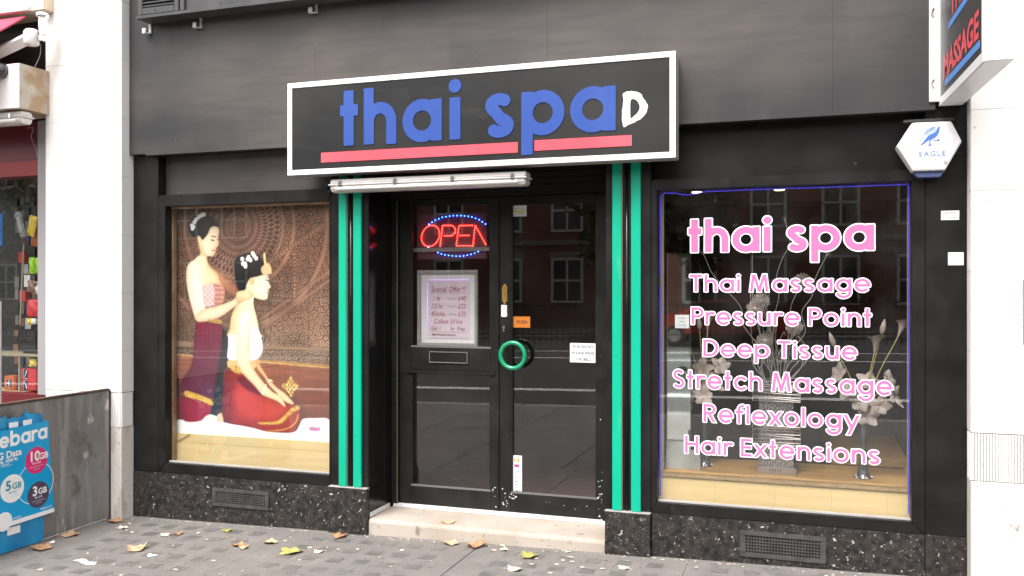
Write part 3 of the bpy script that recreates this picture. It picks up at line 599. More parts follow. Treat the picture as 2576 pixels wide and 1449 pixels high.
mk_layers('weathered_board', (.23, .225, .22), [(1.6, (1, 1, 1), .4, .65, (.15, .145, .14), .9), (7, (1, 1.6, .16), .5, .75, (.42, .41, .40), .8), (9, (1, 1, .5), .64, .7, (.60, .59, .58), .8), (5, (1, 1, 1), .64, .75, (.10, .085, .075), .7), (40, (1, 3, .3), .66, .72, (.09, .088, .085), .8)], .65, .3, (50, .35))
mk('rust_edge', (.10, .055, .035), .8, col2=(.04, .035, .03), vscale=9)
mk('ad_blue', (.0, .34, .67), .35)
mk('sheet_blue', (.01, .23, .52), .35, col2=(.02, .32, .62), vscale=5, bump=.5, bscale=9)
mk('ad_pink', (.66, .02, .18), .4); mk('ad_plum', (.075, .05, .105), .4); mk('ad_white', (.84, .86, .87), .4); mk('ad_teal', (.03, .28, .36), .4); mk('ad_pale', (.45, .68, .83), .5)
mk('red_fascia', (.135, .008, .012), .4, col2=(.10, .006, .01), vscale=4)
mk('red_band', (.24, .015, .02), .4)
mk('mullion_grey', (.30, .29, .30), .5)
mk('sign_side', (.36, .25, .15), .7, col2=(.48, .44, .38), vscale=7, contrast=(.42, .62), bump=.15)
mk('awning_red', (.45, .05, .10), .8)
mk('cream_box', (.62, .52, .38), .5, col2=(.7, .62, .5), vscale=5)
mk('dark_metal', (.03, .03, .03), .5)
mk('dome_black', (.03, .03, .036), .15, coat=.6)
for n, c_ in dict(green=(.30, .55, .02), red=(.55, .03, .04), yellow=(.70, .48, .06), orange=(.45, .11, .02), brown=(.22, .11, .08), blue=(.01, .12, .40), navy=(.02, .03, .12), white=(.7, .7, .7), black=(.02, .02, .022), grey=(.33, .32, .34)).items():
    mk('good_'+n, c_, .3, col2=tuple(min(1, v*1.4+.01) for v in c_), vscale=30)
mk('card_dull', (.20, .19, .19), .5); mk('card_red', (.16, .02, .025), .5)
mk('shelf_wood', (.38, .30, .20), .6)
mk('leaf_brown', (.30, .155, .075), .75, col2=(.40, .235, .13), vscale=30, bump=.2)
mk('leaf_tan', (.42, .275, .16), .75, col2=(.52, .37, .23), vscale=30, bump=.2)
mk('leaf_green', (.25, .26, .06), .7, col2=(.42, .37, .12), vscale=24, bump=.2)
mk('leaf_pale', (.62, .53, .40), .8, col2=(.70, .62, .50), vscale=30)
mk('litter_white', (.74, .73, .72), .7)
mk_granite('granite')
mk_glass('glass', f0=.075, dirt_haze=.018); mk_glass('glass_door', (.94, .94, .93), .068, dirt_haze=.010)
mk_print('poster_print')
mk_emit('led_red', (1, .03, .02), 11.); mk_emit('led_blue', (.02, .11, 1), 14.); mk_emit('led_violet', (.08, .06, 1), .9, False); mk_emit('led_pink', (.70, .35, 1), .7, False)
mk_emit('lamp_glow', (1, .82, .6), 2.5)
mk('open_panel', (.12, .05, .075), .5, spec=.2)
mk('rope_skin', (.10, .09, .14), .3)
mk_brick('brick_red', (.21, .085, .060), (.15, .062, .045), (.17, .13, .11)); mk_brick('brick_brown', (.16, .105, .08), (.12, .08, .06), (.16, .14, .12))
mk('opp_white', (.52, .51, .49), .6); mk('opp_pane', (.03, .033, .037), .1); mk('opp_stone', (.22, .19, .165), .8); mk('slate', (.06, .06, .065), .6)
mk('iron', (.010, .010, .011), .5); mk('bark', (.10, .08, .06), .9, col2=(.06, .05, .04), vscale=10); mk('foliage', (.05, .075, .02), .7, col2=(.09, .09, .025), vscale=8)
mk('car_red', (.50, .07, .03), .2, coat=1.); mk('rubber', (.015, .015, .015), .8); mk('car_glass', (.015, .016, .018), .05)
# ---------------------------------------------------------------- ground, pavement, road
def gz(x): return -.045+.0195*x
def sheet(x0, x1, y0, y1, dz, th=.0, mb=None):
    mb = mb or MB(); a, b = gz(x0)+dz, gz(x1)+dz
    if th == 0: return mb.add([(x0, y0, a), (x1, y0, b), (x1, y1, b), (x0, y1, a)], [(0, 1, 2, 3)])
    return mb.add([(x0, y0, a-th), (x1, y0, b-th), (x1, y1, b-th), (x0, y1, a-th), (x0, y0, a), (x1, y0, b), (x1, y1, b), (x0, y1, a)], [(3, 2, 1, 0), (4, 5, 6, 7), (0, 1, 5, 4), (1, 2, 6, 5), (2, 3, 7, 6), (3, 0, 4, 7)])
struct('ground', sheet(-120, 60, -120, 60, -.30), 'asphalt')
struct('road', sheet(-90, 40, -26, -6.3, -.125), 'asphalt')
pv = struct('pavement', sheet(-60, 20, -6.02, .6, -.010), 'joint_dark')
kb = struct('kerb', sheet(-22, 4, -6.3, -6.03, -.05), 'kerb_stone')
for i in range(26): part('kerb_stone', sheet(-22+i*1.0, -22+i*1.0+.992, -6.3, -6.03, 0, .2), 'kerb_stone', kb, bevel=.012)
struct('opposite_pavement', sheet(-90, 40, -42, -26, 0, .2), 'paving')
ml = struct('road_marking', sheet(-90, 40, -9.45, -9.1, -.120), 'line_paint')
for y in (-16.9, -19.6): part('lane_line', sheet(-90, 40, y-.12, y+.12, -.120), 'line_paint', ml)
# cast panels with square glass lenses along the shopfront, plain slabs beyond
XJ = [-8.45, -7.1, -5.75, -4.75, -3.415, -2.05, -.70, .65, 1.6]
random.seed(3)
for a, b in zip(XJ[:-1], XJ[1:]): part('paving_slab', sheet(a+(.004 if abs(a+2.05) < .01 else .0012), b-(.004 if abs(b+2.05) < .01 else .0012), -1.72, .02, 0, .012), 'paving', pv)
lm = mesh_of('glass_lens', MB().box(-.050, .050, -.047, .047, -.004, .0015), 'lens_glass', bevel=.003)
cols = [-4.585, -4.40, -4.22, -4.04, -3.85, -3.66, -3.165, -2.99, -2.81, -2.64, -2.46, -2.28, -1.80, -1.615, -1.435, -1.25, -1.07, -.885, -.5, -.32, -.14, .05]
for cx in cols:
    for r in range(8):
        y = -.2-.203*r
        place('glass_lens', lm, pv, (cx+random.uniform(-.006, .006), y+random.uniform(-.006, .006), gz(cx)), (0, -.0195, random.uniform(-.03, .03)))
for i in range(16):
    for j in range(4):
        x0 = -16+i*1.15; y0 = -6.02+j*1.075; part('paving_slab', sheet(x0+.005, x0+1.145, y0+.005, y0+1.07, random.uniform(-.001, .001), .012), 'paving', pv)
# ---------------------------------------------------------------- the spa's shopfront
SF = thing('shopfront', 'black painted shopfront with two display windows and recessed glazed double doors', 'shopfront', (-2.05, 0, -.085))
def B(*a): return MB().box(*a)
# granite stallriser
for x0, x1, y0, zt in ((-4.905, -4.672, -.004, .203), (-4.668, -3.192, -.012, .208), (-3.188, -2.892, -.045, .213), (-1.222, -.938, -.045, .200), (-.934, .612, -.012, .204), (.616, .826, -.004, .206)):
    part('plinth_panel', B(x0, x1, y0, .12, gz(x0)-.03, zt), 'granite', SF, bevel=.003)
for x0, x1, y0, zt in ((-3.19, -2.89, -.047, .213), (-1.224, -.936, -.047, .2)): part('plinth_cap', B(x0, x1, y0, .0, zt, zt+.007), 'grey_edge', SF, bevel=.002)
# air vents
for vx0, vx1, vz0, vz1 in ((-4.173, -3.689, -.001, .131), (-.401, .087, -.010, .146)):
    v = part('air_vent', MB().box(vx0, vx1, -.022, -.008, vz1-.026, vz1).box(vx0, vx1, -.022, -.008, vz0, vz0+.026).box(vx0, vx0+.032, -.022, -.008, vz0+.0262, vz1-.0262).box(vx1-.032, vx1, -.022, -.008, vz0+.0262, vz1-.0262), 'vent_iron', SF, bevel=.002)
    g = MB(); a, b, c, d = vx0+.03, vx1-.03, vz0+.024, vz1-.024
    for i in range(26): x = a+(b-a)*i/25; g.box(x-.0035, x+.0035, -.016, -.0135, c, d)
    for i in range(7): z = c+(d-c)*i/6; g.box(a, b, -.0190, -.0165, z-.0032, z+.0032)
    part('grille', g, 'vent_iron', v, kind='stuff'); part('vent_void', B(a, b, -.0125, -.0122, c, d), 'vent_dark', v)
# plain end pilasters
part('pilaster', B(-4.905, -4.672, 0, .12, .2035, 2.61), 'black_paint', SF, bevel=.003)
part('pilaster', B(.616, .826, 0, .12, .2065, 2.62), 'black_paint', SF, bevel=.003)
# pilasters with green stripes
for px0, px1, zb in ((-3.188, -2.892, .2205), (-1.222, -.938, .2075)):
    p = part('pilaster', B(px0, px1, -.012, .12, zb, 2.61), 'black_paint', SF, bevel=.003)
    off = (.074, .134, .187, .249) if px0 < -2 else (.045, .104, .164, .224)
    for k in (0, 2): part('stripe', B(px0+off[k], px0+off[k+1], -.034, -.0125, zb+.001, 2.45), 'green_paint', p, bevel=.003)
    m = px0+(off[1]+off[2])/2
    part('groove_bead', MB().tube([(m, -.014, zb), (m, -.014, 2.5)], .011, 10), 'black_gloss', p, smooth=True)
    part('gilt_edge', B(px0+off[1]+.001, px0+off[1]+.0045, -.026, -.0125, zb+.002, 2.4), 'gilt_line', p)
# fascia boards, lip and friezes
FX = [-4.905, -3.293, -1.597, .124, .664]
for a, b in zip(FX[:-1], FX[1:]): part('fascia_panel', B(a+.0005, b-.0005, -.042, .02, 2.612, 4.0), 'fascia_paint', SF)
part('fascia_end', B(.666, .826, -.012, .02, 2.621, 4.0), 'black_paint', SF)
part('fascia_lip', MB().prism([(-.047, 2.599), (-.047, 2.6215), (-.0425, 2.6225), (.02, 2.6225), (.02, 2.599)], 'yz', -4.75, .662), 'fascia_paint', SF)
part('soffit', B(-4.9, .62, .0205, .3, 2.600, 2.611), 'black_paint', SF)
part('frieze', B(-4.668, -3.192, .078, .12, 2.302, 2.6), 'frieze_paint', SF)
part('frieze', B(-.934, .612, .078, .12, 2.272, 2.6), 'black_paint', SF)
# the two display windows
def window(x0, x1, z0, z1, ox0, ox1, oz0, oz1, hm):
    f = part('window_frame', MB().prism([(ox0, oz0), (ox1, oz0), (x1, z0), (x0, z0)], 'xz', -.008, .075), 'black_paint', SF, bevel=.003)
    for pts in ([(ox0, oz1), (ox1, oz1), (x1, z1), (x0, z1)], [(ox0, oz0+.002), (x0, z0+.002), (x0, z1-.002), (ox0, oz1-.002)], [(ox1, oz0+.002), (x1, z0+.002), (x1, z1-.002), (ox1, oz1-.002)]):
        part('frame_member', MB().prism(pts, 'xz', -.008, .075), 'black_paint', f, bevel=.003)
    b = MB().box(x0, x1, .030, .05, z0-.001, z0+.012); part('glazing_bead', b, 'grey_edge', f, bevel=.002)
    part('pane', B(x0-.01, x1+.01, .056, .062, z0-.01, z1+.01), 'glass', f)
    return f
WL = window(-4.602, -3.204, .283, 2.214, -4.667, -3.190, .209, 2.300, 'a')
WR = window(-.902, .545, .270, 2.206, -.936, .614, .205, 2.271, 'b')
part('glazing_strip', B(-4.59, -3.21, .040, .054, 2.197, 2.2135), 'trim_wood', WL)
part('edge_wood', B(-4.601, -4.588, .063, .10, .285, 2.21), 'trim_wood', WL)
# entrance: step, threshold, recess
part('step', MB().prism([(-.02, gz(-2.9)-.04), (-.02, -.012), (-.008, .008), (.36, .012), (.36, -.2)], 'yz', -2.889, -1.225), 'step_stone', SF, bevel=.004)
part('threshold', B(-2.872, -1.24, .325, .365, .0125, .036), 'threshold_white', SF, bevel=.003)
part('side_panel', B(-2.931, -2.8905, .1205, .40, .012, 2.4), 'black_gloss', SF)
part('side_panel', B(-2.8915, -2.889, -.005, .36, .06, 2.35), 'black_gloss', SF)
part('side_panel', B(-1.2235, -1.1905, .1205, .40, .012, 2.4), 'black_gloss', SF)
part('skirting', B(-2.8885, -2.884, 0.0, .30, .014, .046), 'threshold_white', SF)
part('door_jamb', B(-2.888, -2.838, .33, .42, .0365, 2.24), 'door_paint', SF, bevel=.003)
part('door_jamb', B(-1.322, -1.225, .33, .42, .0365, 2.24), 'door_paint', SF, bevel=.003)
part('gilt_edge', B(-2.8405, -2.8375, .3235, .3295, .04, 2.23), 'gilt_line', SF)
part('door_head', B(-2.888, -1.225, .30, .42, 2.243, 2.6), 'black_paint', SF, bevel=.003)
for i in range(7): part('head_slat', B(-2.886, -1.227, .290, .2995, 2.27+i*.045, 2.305+i*.045), 'black_paint', SF, bevel=.002)
def door(x0, x1, glz, rails, zt=2.238):
    gx0, gx1 = glz; mb = MB().box(x0, gx0, .362, .406, .0365, zt).box(gx1, x1, .362, .406, .0365, zt)
    for a, b in rails: mb.box(gx0+.0003, gx1-.0003, .363, .405, a, b)
    d = part('door', mb, 'door_paint', SF, bevel=.0025)
    for (a, b), (c, e) in zip(rails[:-1], rails[1:]):
        part('pane', B(gx0-.004, gx1+.004, .382, .388, b-.004, c+.004), 'glass_door', d)
        for q in ((gx0, gx1, b, b+.012), (gx0, gx1, c-.012, c), (gx0, gx0+.012, b+.0125, c-.0125), (gx1-.012, gx1, b+.0125, c-.0125)): part('glazing_bead', B(q[0], q[1], .366, .381, q[2], q[3]), 'bead_grey' if q[3]-q[2] < .02 and q[2] == b else 'door_paint', d)
    return d
DL = door(-2.836, -2.077, (-2.748, -2.130), ((.0365, .166), (1.012, 1.172), (2.203, 2.238)))
DR = door(-2.071, -1.324, (-1.982, -1.366), ((.0365, .168), (2.190, 2.238)))
part('meeting_bead', B(-2.084, -2.066, .350, .3615, .04, 2.23), 'door_paint', DL, bevel=.003)
part('rail_moulding', B(-2.78, -2.10, .350, .3615, .985, 1.003), 'door_paint', DL, bevel=.003)
lp = part('letter_plate', MB().box(-2.598, -2.302, .352, .3615, 1.064, 1.071).box(-2.598, -2.302, .352, .3615, 1.139, 1.146).box(-2.598, -2.592, .352, .3615, 1.0712, 1.1388).box(-2.308, -2.302, .352, .3615, 1.0712, 1.1388), 'chrome', DL)
part('flap', B(-2.5918, -2.3082, .355, .3612, 1.0715, 1.1385), 'black_paint', DL, bevel=.002)
bp = [(-.006, 0), (.006, 0), (.010, .012), (.019, .022), (.019, .118), (.010, .128), (.006, .14), (-.006, .14), (-.010, .128), (-.019, .118), (-.019, .022), (-.010, .012)]
part('push_plate', MB().prism([(-2.0245+a, 1.489+b) for a, b in bp], 'xz', .354, .3618), 'brass', DR, bevel=.0012)
for i, ch in enumerate('PUSH'): part('plate_letter', bfont(ch, .030, on_front(-2.0245, .3538, 1.585-i*.024), align='CENTER', bold=.02), 'brass_dark', DR)
part('bell_push', B(-2.050, -2.007, .350, .3618, 1.396, 1.482), 'white_plastic', DR, bevel=.004)
part('keyhole_cover', MB().lathe([(.011, 0), (.011, .005)], (-2.033, .3565, 1.325), 14, 'y').box(-2.039, -2.027, .3568, .3612, 1.293, 1.318), 'chrome', DR)
part('pull_handle', MB().torus((-1.945, .293, 1.135), .088, .0155, 'y', 48, 14), 'handle_green', DR, smooth=True)
for zz in (1.205, 1.065): part('handle_post', MB().tube([(-2.008, .293, zz), (-2.02, .33, zz), (-2.02, .362, zz)], .011, 10), 'handle_green', DR, smooth=True)
random.seed(5); ch = MB()                                     # knocks where the black paint has chipped off the doors
def chips(x0, x1, z0, z1, n, r=.006, y=.3612):
    for _ in range(n):
        x, z, q = random.uniform(x0, x1), random.uniform(z0, z1), r*random.uniform(.3, 1.2); k = random.randint(4, 6); a0 = random.random()*6
        ch.add([(x+q*random.uniform(.5, 1.3)*math.cos(a0+i*6.283/k), y, z+q*random.uniform(.5, 1.3)*math.sin(a0+i*6.283/k)) for i in range(k)], [tuple(range(k))])
chips(-2.06, -2.0, .06, .20, 12); chips(-2.0, -1.93, .13, .165, 14); chips(-1.36, -1.33, .04, .30, 16); chips(-1.9, -1.4, .05, .15, 6, .004); chips(-2.12, -2.09, .06, .3, 7, .005); chips(-1.35, -1.33, .3, 1.2, 4, .005)
part('paint_chips', ch, 'threshold_white', DR, fix=False, kind='stuff')
# ---------------------------------------------------------------- building behind and above, dark interior
BU = thing('terrace_building', 'upper floors of the building above the black fascia', 'building', (-2, 2, -.1))
part('upper_wall', B(-12, 6, .05, 9, 4.02, 12), 'white_render', BU)
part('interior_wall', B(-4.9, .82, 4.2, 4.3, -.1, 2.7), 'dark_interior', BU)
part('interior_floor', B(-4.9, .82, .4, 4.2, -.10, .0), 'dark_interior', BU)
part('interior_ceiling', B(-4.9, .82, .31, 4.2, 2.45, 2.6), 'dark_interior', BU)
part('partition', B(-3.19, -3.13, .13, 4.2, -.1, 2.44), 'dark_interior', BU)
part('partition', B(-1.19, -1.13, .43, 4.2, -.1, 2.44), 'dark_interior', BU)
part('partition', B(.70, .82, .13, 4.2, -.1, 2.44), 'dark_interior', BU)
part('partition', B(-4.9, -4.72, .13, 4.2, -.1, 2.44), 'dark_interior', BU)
part('window_soffit', B(-1.12, .69, .13, 2.2, 2.312, 2.44), 'plaster_int', BU)
# joinery of the floor above, bottom left
UB = thing('upper_joinery', 'grey painted timber bay with louvre and sill above the fascia', 'louvre bay', (-3.9, -.1, 3.63))
part('sill', MB().prism([(-.185, 3.586), (-.185, 3.606), (-.172, 3.612), (-.0425, 3.612), (-.0425, 3.586)], 'yz', -4.715, .60), 'upper_paint', UB)
part('bay_panel', B(-4.71, .59, -.155, -.0428, 3.6125, 4.0), 'upper_paint', UB)
for xx in (-4.708, -4.385, -4.335, -3.40, -2.4): part('stile', B(xx, xx+.038, -.175, -.1555, 3.613, 4.0), 'upper_paint', UB, bevel=.003)
for i in range(9):
    z = 3.672+i*.026
    part('louvre_slat', MB().prism([(-.174, z), (-.170, z-.004), (-.1555, z+.012), (-.1555, z+.018)], 'yz', -4.668, -4.387), 'upper_paint', UB)
part('louvre_rail', B(-4.668, -4.387, -.175, -.1555, 3.614, 3.662), 'upper_paint', UB, bevel=.002)
for fx_, fy_, fz_ in ((-4.55, -.1785, 3.636), (-4.0, -.1585, 3.64), (-3.7, -.1585, 3.65)): part('screw', MB().lathe([(.006, 0), (.006, .003)], (fx_, fy_, fz_), 8, 'y'), 'dark_metal', UB)
for xx, zz in ((-4.713, 3.56), (-4.258, 3.561), (-3.289, 3.575)):
    which = {-4.713: 'nearest the left white pier', -4.258: 'second from the left white pier', -3.289: 'just above the left end of the lit sign box'}[xx]
    k = thing('cable_clip', 'small white metal clip on the fascia, '+which.replace('the left end of the lit sign box', 'the left end of the shop sign'), 'clip', (xx, -.045, zz-.05), 'clips along the top of the fascia')
    part('strap', B(xx-.004, xx+.018, -.052, -.0425, zz-.05, zz+.055), 'clip_white', k, bevel=.002)
    part('hook', MB().box(xx-.038, xx-.006, -.085, -.075, zz-.052, zz-.012).box(xx-.038, xx+.016, -.0748, -.0522, zz-.052, zz-.046), 'clip_white', k, bevel=.002)
    part('screw', MB().lathe([(.004, 0), (.004, .003)], (xx+.007, -.0551, zz+.04), 10, 'y'), 'dark_metal', k)
# ---------------------------------------------------------------- white piers
def pier(name, label, x0, x1, y0, zj, flute_front):
    P = thing(name, label, 'pier', ((x0+x1)/2, y0, gz(x0)))
    part('core', B(x0+.006, x1-.006, y0+.006, .13, gz(x0)-.05, 8), 'joint_grey', P)
    zz = [gz(x0)-.04]+zj
    for a, b in zip(zz[:-1], zz[1:]):
        if abs(a-.548) < .01: continue
        part('block', B(x0, x1, y0, .128, a+.0003, b-.0003), 'stained_render' if b < .6 else 'white_render', P, bevel=.002)
    fb = part('fluted_band', B(x0+.004, x1-.004, y0+.004, .127, .55, .81), 'groove_grey', P)
    n = int((x1-x0)/.0148); g = MB()
    for i in range(n): xx = x0+.004+(x1-x0-.008)*i/n; g.prism([(xx, y0+.0035), (xx+.0115, y0+.0035), (xx+.0105, y0-.002), (xx+.001, y0-.002)], 'xy', .553, .807)
    m = int(abs(y0)/.0148)
    for s_, xe in ((1, x1-.004), (-1, x0+.004)):
        for i in range(m): yy = y0+.004+i*.0148; g.prism([(xe, yy), (xe, yy+.0095), (xe+s_*.0055, yy+.008), (xe+s_*.0055, yy+.0015)], 'xy', .553, .807)
    part('flute_ribs', g, 'white_render', fb, kind='stuff'); return P
pier('party_pier', 'white rendered pier between the red shop and the black shopfront', -5.64, -4.909, -.12, [.548, .812, 1.12, 1.56, 2.0, 2.44, 2.88, 3.32, 3.76, 8], False)
pier('party_pier', 'white rendered pier at the right edge, right of the alarm box', .83, 2.2, -.12, [.548, .812, 1.25, 1.69, 2.13, 2.57, 3.01, 3.45, 8], True)
pq = thing('wall_plaque', 'narrow framed plaque cut off by the right edge, on the white pier', 'plaque', (1.14, -.13, 1.4)); part('frame', MB().box(1.080, 1.3, -.135, -.1202, 1.63, 1.645).box(1.080, 1.096, -.135, -.1202, 1.3, 1.6298), 'mullion_grey', pq, bevel=.002); part('face', B(1.0963, 1.3, -.128, -.1202, 1.3, 1.6295), 'dark_metal', pq)
# ---------------------------------------------------------------- shop sign over the door
SX0, SX1, SZ0, SZ1, SY = -3.411, -.757, 2.374, 3.007, -.205
SG = thing('shop_sign', 'long black sign box with white border, blue lettering and red underline', 'sign', ((SX0+SX1)/2, SY, SZ0))
part('sign_box', B(SX0+.004, SX1-.004, SY+.006, -.0425, SZ0+.004, SZ1-.004), 'grey_edge', SG, bevel=.004)
bw = .035
part('border', B(SX0, SX1, SY-.006, SY+.0055, SZ1-bw, SZ1), 'sign_white', SG, bevel=.0015); part('border', B(SX0, SX1, SY-.006, SY+.0055, SZ0, SZ0+bw), 'sign_white', SG, bevel=.0015)
part('border', B(SX0, SX0+bw, SY-.006, SY+.0055, SZ0+bw+.0004, SZ1-bw-.0004), 'sign_white', SG, bevel=.0015); part('border', B(SX1-bw, SX1, SY-.006, SY+.0055, SZ0+bw+.0004, SZ1-bw-.0004), 'sign_white', SG, bevel=.0015)
part('sign_face', B(SX0+bw+.0005, SX1-bw-.0005, SY, SY+.0056, SZ0+bw+.0005, SZ1-bw-.0005), 'sign_black', SG)
for ch, x, sxx in (('t', -3.003, 1.), ('h', -2.824, .98), ('a', -2.54, .99), ('i', -2.206, 1.), ('s', -1.96, .98), ('p', -1.719, .99), ('a', -1.403, 1.01)):
    part('letter', letter_mb(ch, .278, 0, (lambda u, v, d, x=x, k=sxx: (x+u*.272*k, SY-.0005-d, 2.556+v*.272)), .004), 'sign_blue', SG)
part('underline', B(-3.149, -1.743, SY-.0035, SY-.0004, 2.452, 2.518), 'sign_red', SG); part('underline', B(-1.633, -1.02, SY-.0035, SY-.0004, 2.457, 2.522), 'sign_red', SG)
gd = lambda x, y: (-1.077+(x-2155)/155*.152, 2.785-(y-335)/220*.211)
oD = smooth_loop([gd(*p) for p in ((2160, 345), (2195, 333), (2240, 340), (2270, 355), (2285, 385), (2310, 425), (2306, 465), (2280, 502), (2230, 530), (2188, 545), (2170, 557), (2158, 545), (2152, 490), (2155, 440), (2162, 390))], 3)
iD = smooth_loop([gd(*p) for p in ((2207, 388), (2235, 387), (2255, 410), (2263, 440), (2250, 470), (2225, 493), (2206, 503), (2203, 450))], 3)
oD = [(x+.0016*math.sin(i*2.1), z+.0016*math.cos(i*3.3)) for i, (x, z) in enumerate(oD)]; iD = [tuple(p) for p in iD]
tri = geometry.tessellate_polygon([[Vector((x, z, 0)) for x, z in l] for l in (oD, iD)])
part('graffiti', MB().add([(x, SY-.0012, z) for x, z in oD+iD], [tuple(t) for t in tri]), 'graffiti_white', SG, fix=False, label='hand-painted white letter D beside the lettering')
# ---------------------------------------------------------------- strip light fittings
def tube_light(x0, x1, y, z0, z1, label, nclip):
    zm = z0+(z1-z0)*.6; T = thing('tube_light', label, 'light', ((x0+x1)/2, y, z0), 'weatherproof strip lights')
    hw = .062
    part('housing', MB().prism([(-hw+y, zm+.002), (hw+y, zm+.002), (hw*.72+y, z1), (-hw*.72+y, z1)], 'yz', x0+.01, x1-.01), 'tube_base', T, bevel=.006)
    part('rim', B(x0, x1, y-hw-.004, y+hw+.004, zm-.008, zm+.0015), 'tube_base', T, bevel=.003)
    part('diffuser', MB().prism([(-hw+y, zm-.0085), (-hw*.86+y, z0+.014), (-hw*.6+y, z0), (hw*.6+y, z0), (hw*.86+y, z0+.014), (hw+y, zm-.0085)], 'yz', x0+.012, x1-.012), 'tube_cover', T, bevel=.008, smooth=False)
    part('tube', MB().tube([(x0+.06, y-hw*.93, z0+.024), (x1-.06, y-hw*.93, z0+.024)], .0125, 10), 'tube_glow', T, smooth=True)
    for i in range(nclip):
        xx = x0+(x1-x0)*(.066+.868*i/(nclip-1)); part('clip', MB().box(xx-.012, xx+.012, y-hw-.011, y-hw-.0045, zm-.018, zm+.016).box(xx-.008, xx+.008, y-hw-.009, y-hw*.6, zm+.0162, zm+.022), 'chrome', T, bevel=.002)
    return T
TL = tube_light(-3.119, -1.697, -.105, 2.252, 2.341, 'long clear-covered strip light hanging under the shop sign', 4)
for xx in (-3.09, -1.9): part('bracket', B(xx-.03, xx+.03, -.085, -.0125, 2.3415, 2.352), 'dark_metal', TL)
cb = thing('cable_bracket', 'small black bracket and loose cable left of the strip light', 'bracket', (-3.19, -.02, 2.3)); part('plate', B(-3.215, -3.125, -.06, -.0125, 2.353, 2.36), 'dark_metal', cb); part('cable', MB().tube([(-3.15, -.03, 2.353), (-3.16, -.04, 2.31), (-3.19, -.035, 2.27), (-3.21, -.02, 2.30), (-3.225, -.015, 2.285)], .008, 8), 'dark_metal', cb, smooth=True)
# ---------------------------------------------------------------- projecting sign
tilt = lambda y, z: z+.053*(y+.04)
PS = thing('projecting_sign', 'white-edged projecting box sign with red lettering and blue bars, above the alarm box', 'sign', (.74, -.7, 2.55))
def tbox(x0, x1, y0, y1, z0, z1):
    m = MB().box(x0, x1, y0, y1, z0, z1); m.v = [(x, y, tilt(y, z)) for x, y, z in m.v]; return m
part('sign_box', tbox(.687, .803, -1.37, -.045, 2.615, 3.45), 'sign_white', PS, bevel=.004)
part('sign_face', tbox(.6835, .6865, -1.335, -.085, 2.66, 3.42), 'proj_black', PS)
part('border', tbox(.682, .6868, -1.37, -.045, 2.615, 2.657), 'sign_white', PS); part('border', tbox(.682, .6868, -.082, -.045, 2.6575, 3.45), 'sign_white', PS); part('border', tbox(.682, .6868, -1.37, -1.338, 2.6575, 3.45), 'sign_white', PS)
def tl(txt, y0, y1, z, cap):
    m = bfont(txt, 1., lambda u, v, d: (u, v, d), bold=.035); us = [p[0] for p in m.v]; vs = [p[1] for p in m.v]; mb = MB()
    k = (y0-y1)/(max(us)-min(us)); q = cap/max(vs); m.v = [(.6825-.0006, y0-(u-min(us))*k-v*q*.12, tilt(y0-(u-min(us))*k, z+v*q)) for u, v, d in m.v]; return m
part('lettering', tl('MASSAGE', -.215, -1.27, 2.742, .118), 'sign_red', PS); part('lettering', tl('THAI', -.46, -1.04, 3.018, .118), 'sign_red', PS)
part('bar', tbox(.6815, .6833, -1.285, -.27, 2.69, 2.722), 'proj_blue', PS); part('bar', tbox(.6815, .6833, -1.05, -.40, 2.966, 2.998), 'proj_blue', PS)
mt = part('mounting_strip', B(.630, .6815, -.062, -.0425, 2.64, 3.45), 'sign_white', PS, bevel=.003)
for zz in (2.745, 3.14): part('bolt', MB().tube([(.645, -.062, zz-.02), (.645, -.085, zz), (.652, -.09, zz+.012)], .006, 8), 'chrome', mt)
# ---------------------------------------------------------------- alarm box
AL = thing('alarm_box', 'white hexagonal alarm box with blue bird emblem, by the right pier', 'alarm box', (.63, 0, 2.22))
hexf = [(.460, 2.394), (.540, 2.522), (.736, 2.520), (.789, 2.405), (.705, 2.250), (.543, 2.252)]; cx, cz = .625, 2.388
def hexring(sc, y): return [(cx+(x-cx)*sc, y, cz+(z-cz)*sc) for x, z in hexf]
m = MB(); rings = [hexring(1.02, -.0005), hexring(1.02, -.05), hexring(1.0, -.095), hexring(.965, -.106)]; vs = [p for r in rings for p in r]
m.add(vs, [tuple(range(18, 24))]+[(a*6+i, a*6+(i+1) % 6, a*6+6+(i+1) % 6, a*6+6+i) for a in range(3) for i in range(6)]); part('cover', m, 'alarm_white', AL, bevel=.004)
part('beacon', MB().prism([(.545, 2.2465), (.703, 2.2445), (.682, 2.215), (.568, 2.216)], 'xz', -.085, -.01), 'alarm_lens', AL, bevel=.004)
part('top_strip', B(.50, .76, -.03, -.0005, 2.535, 2.552), 'dark_metal', AL, bevel=.003)  # dark strip just above the alarm cover
ec = lambda pts: [(.572+(x-297)/203*.135, 2.352+(1140-y)/200*.145) for x, y in pts]
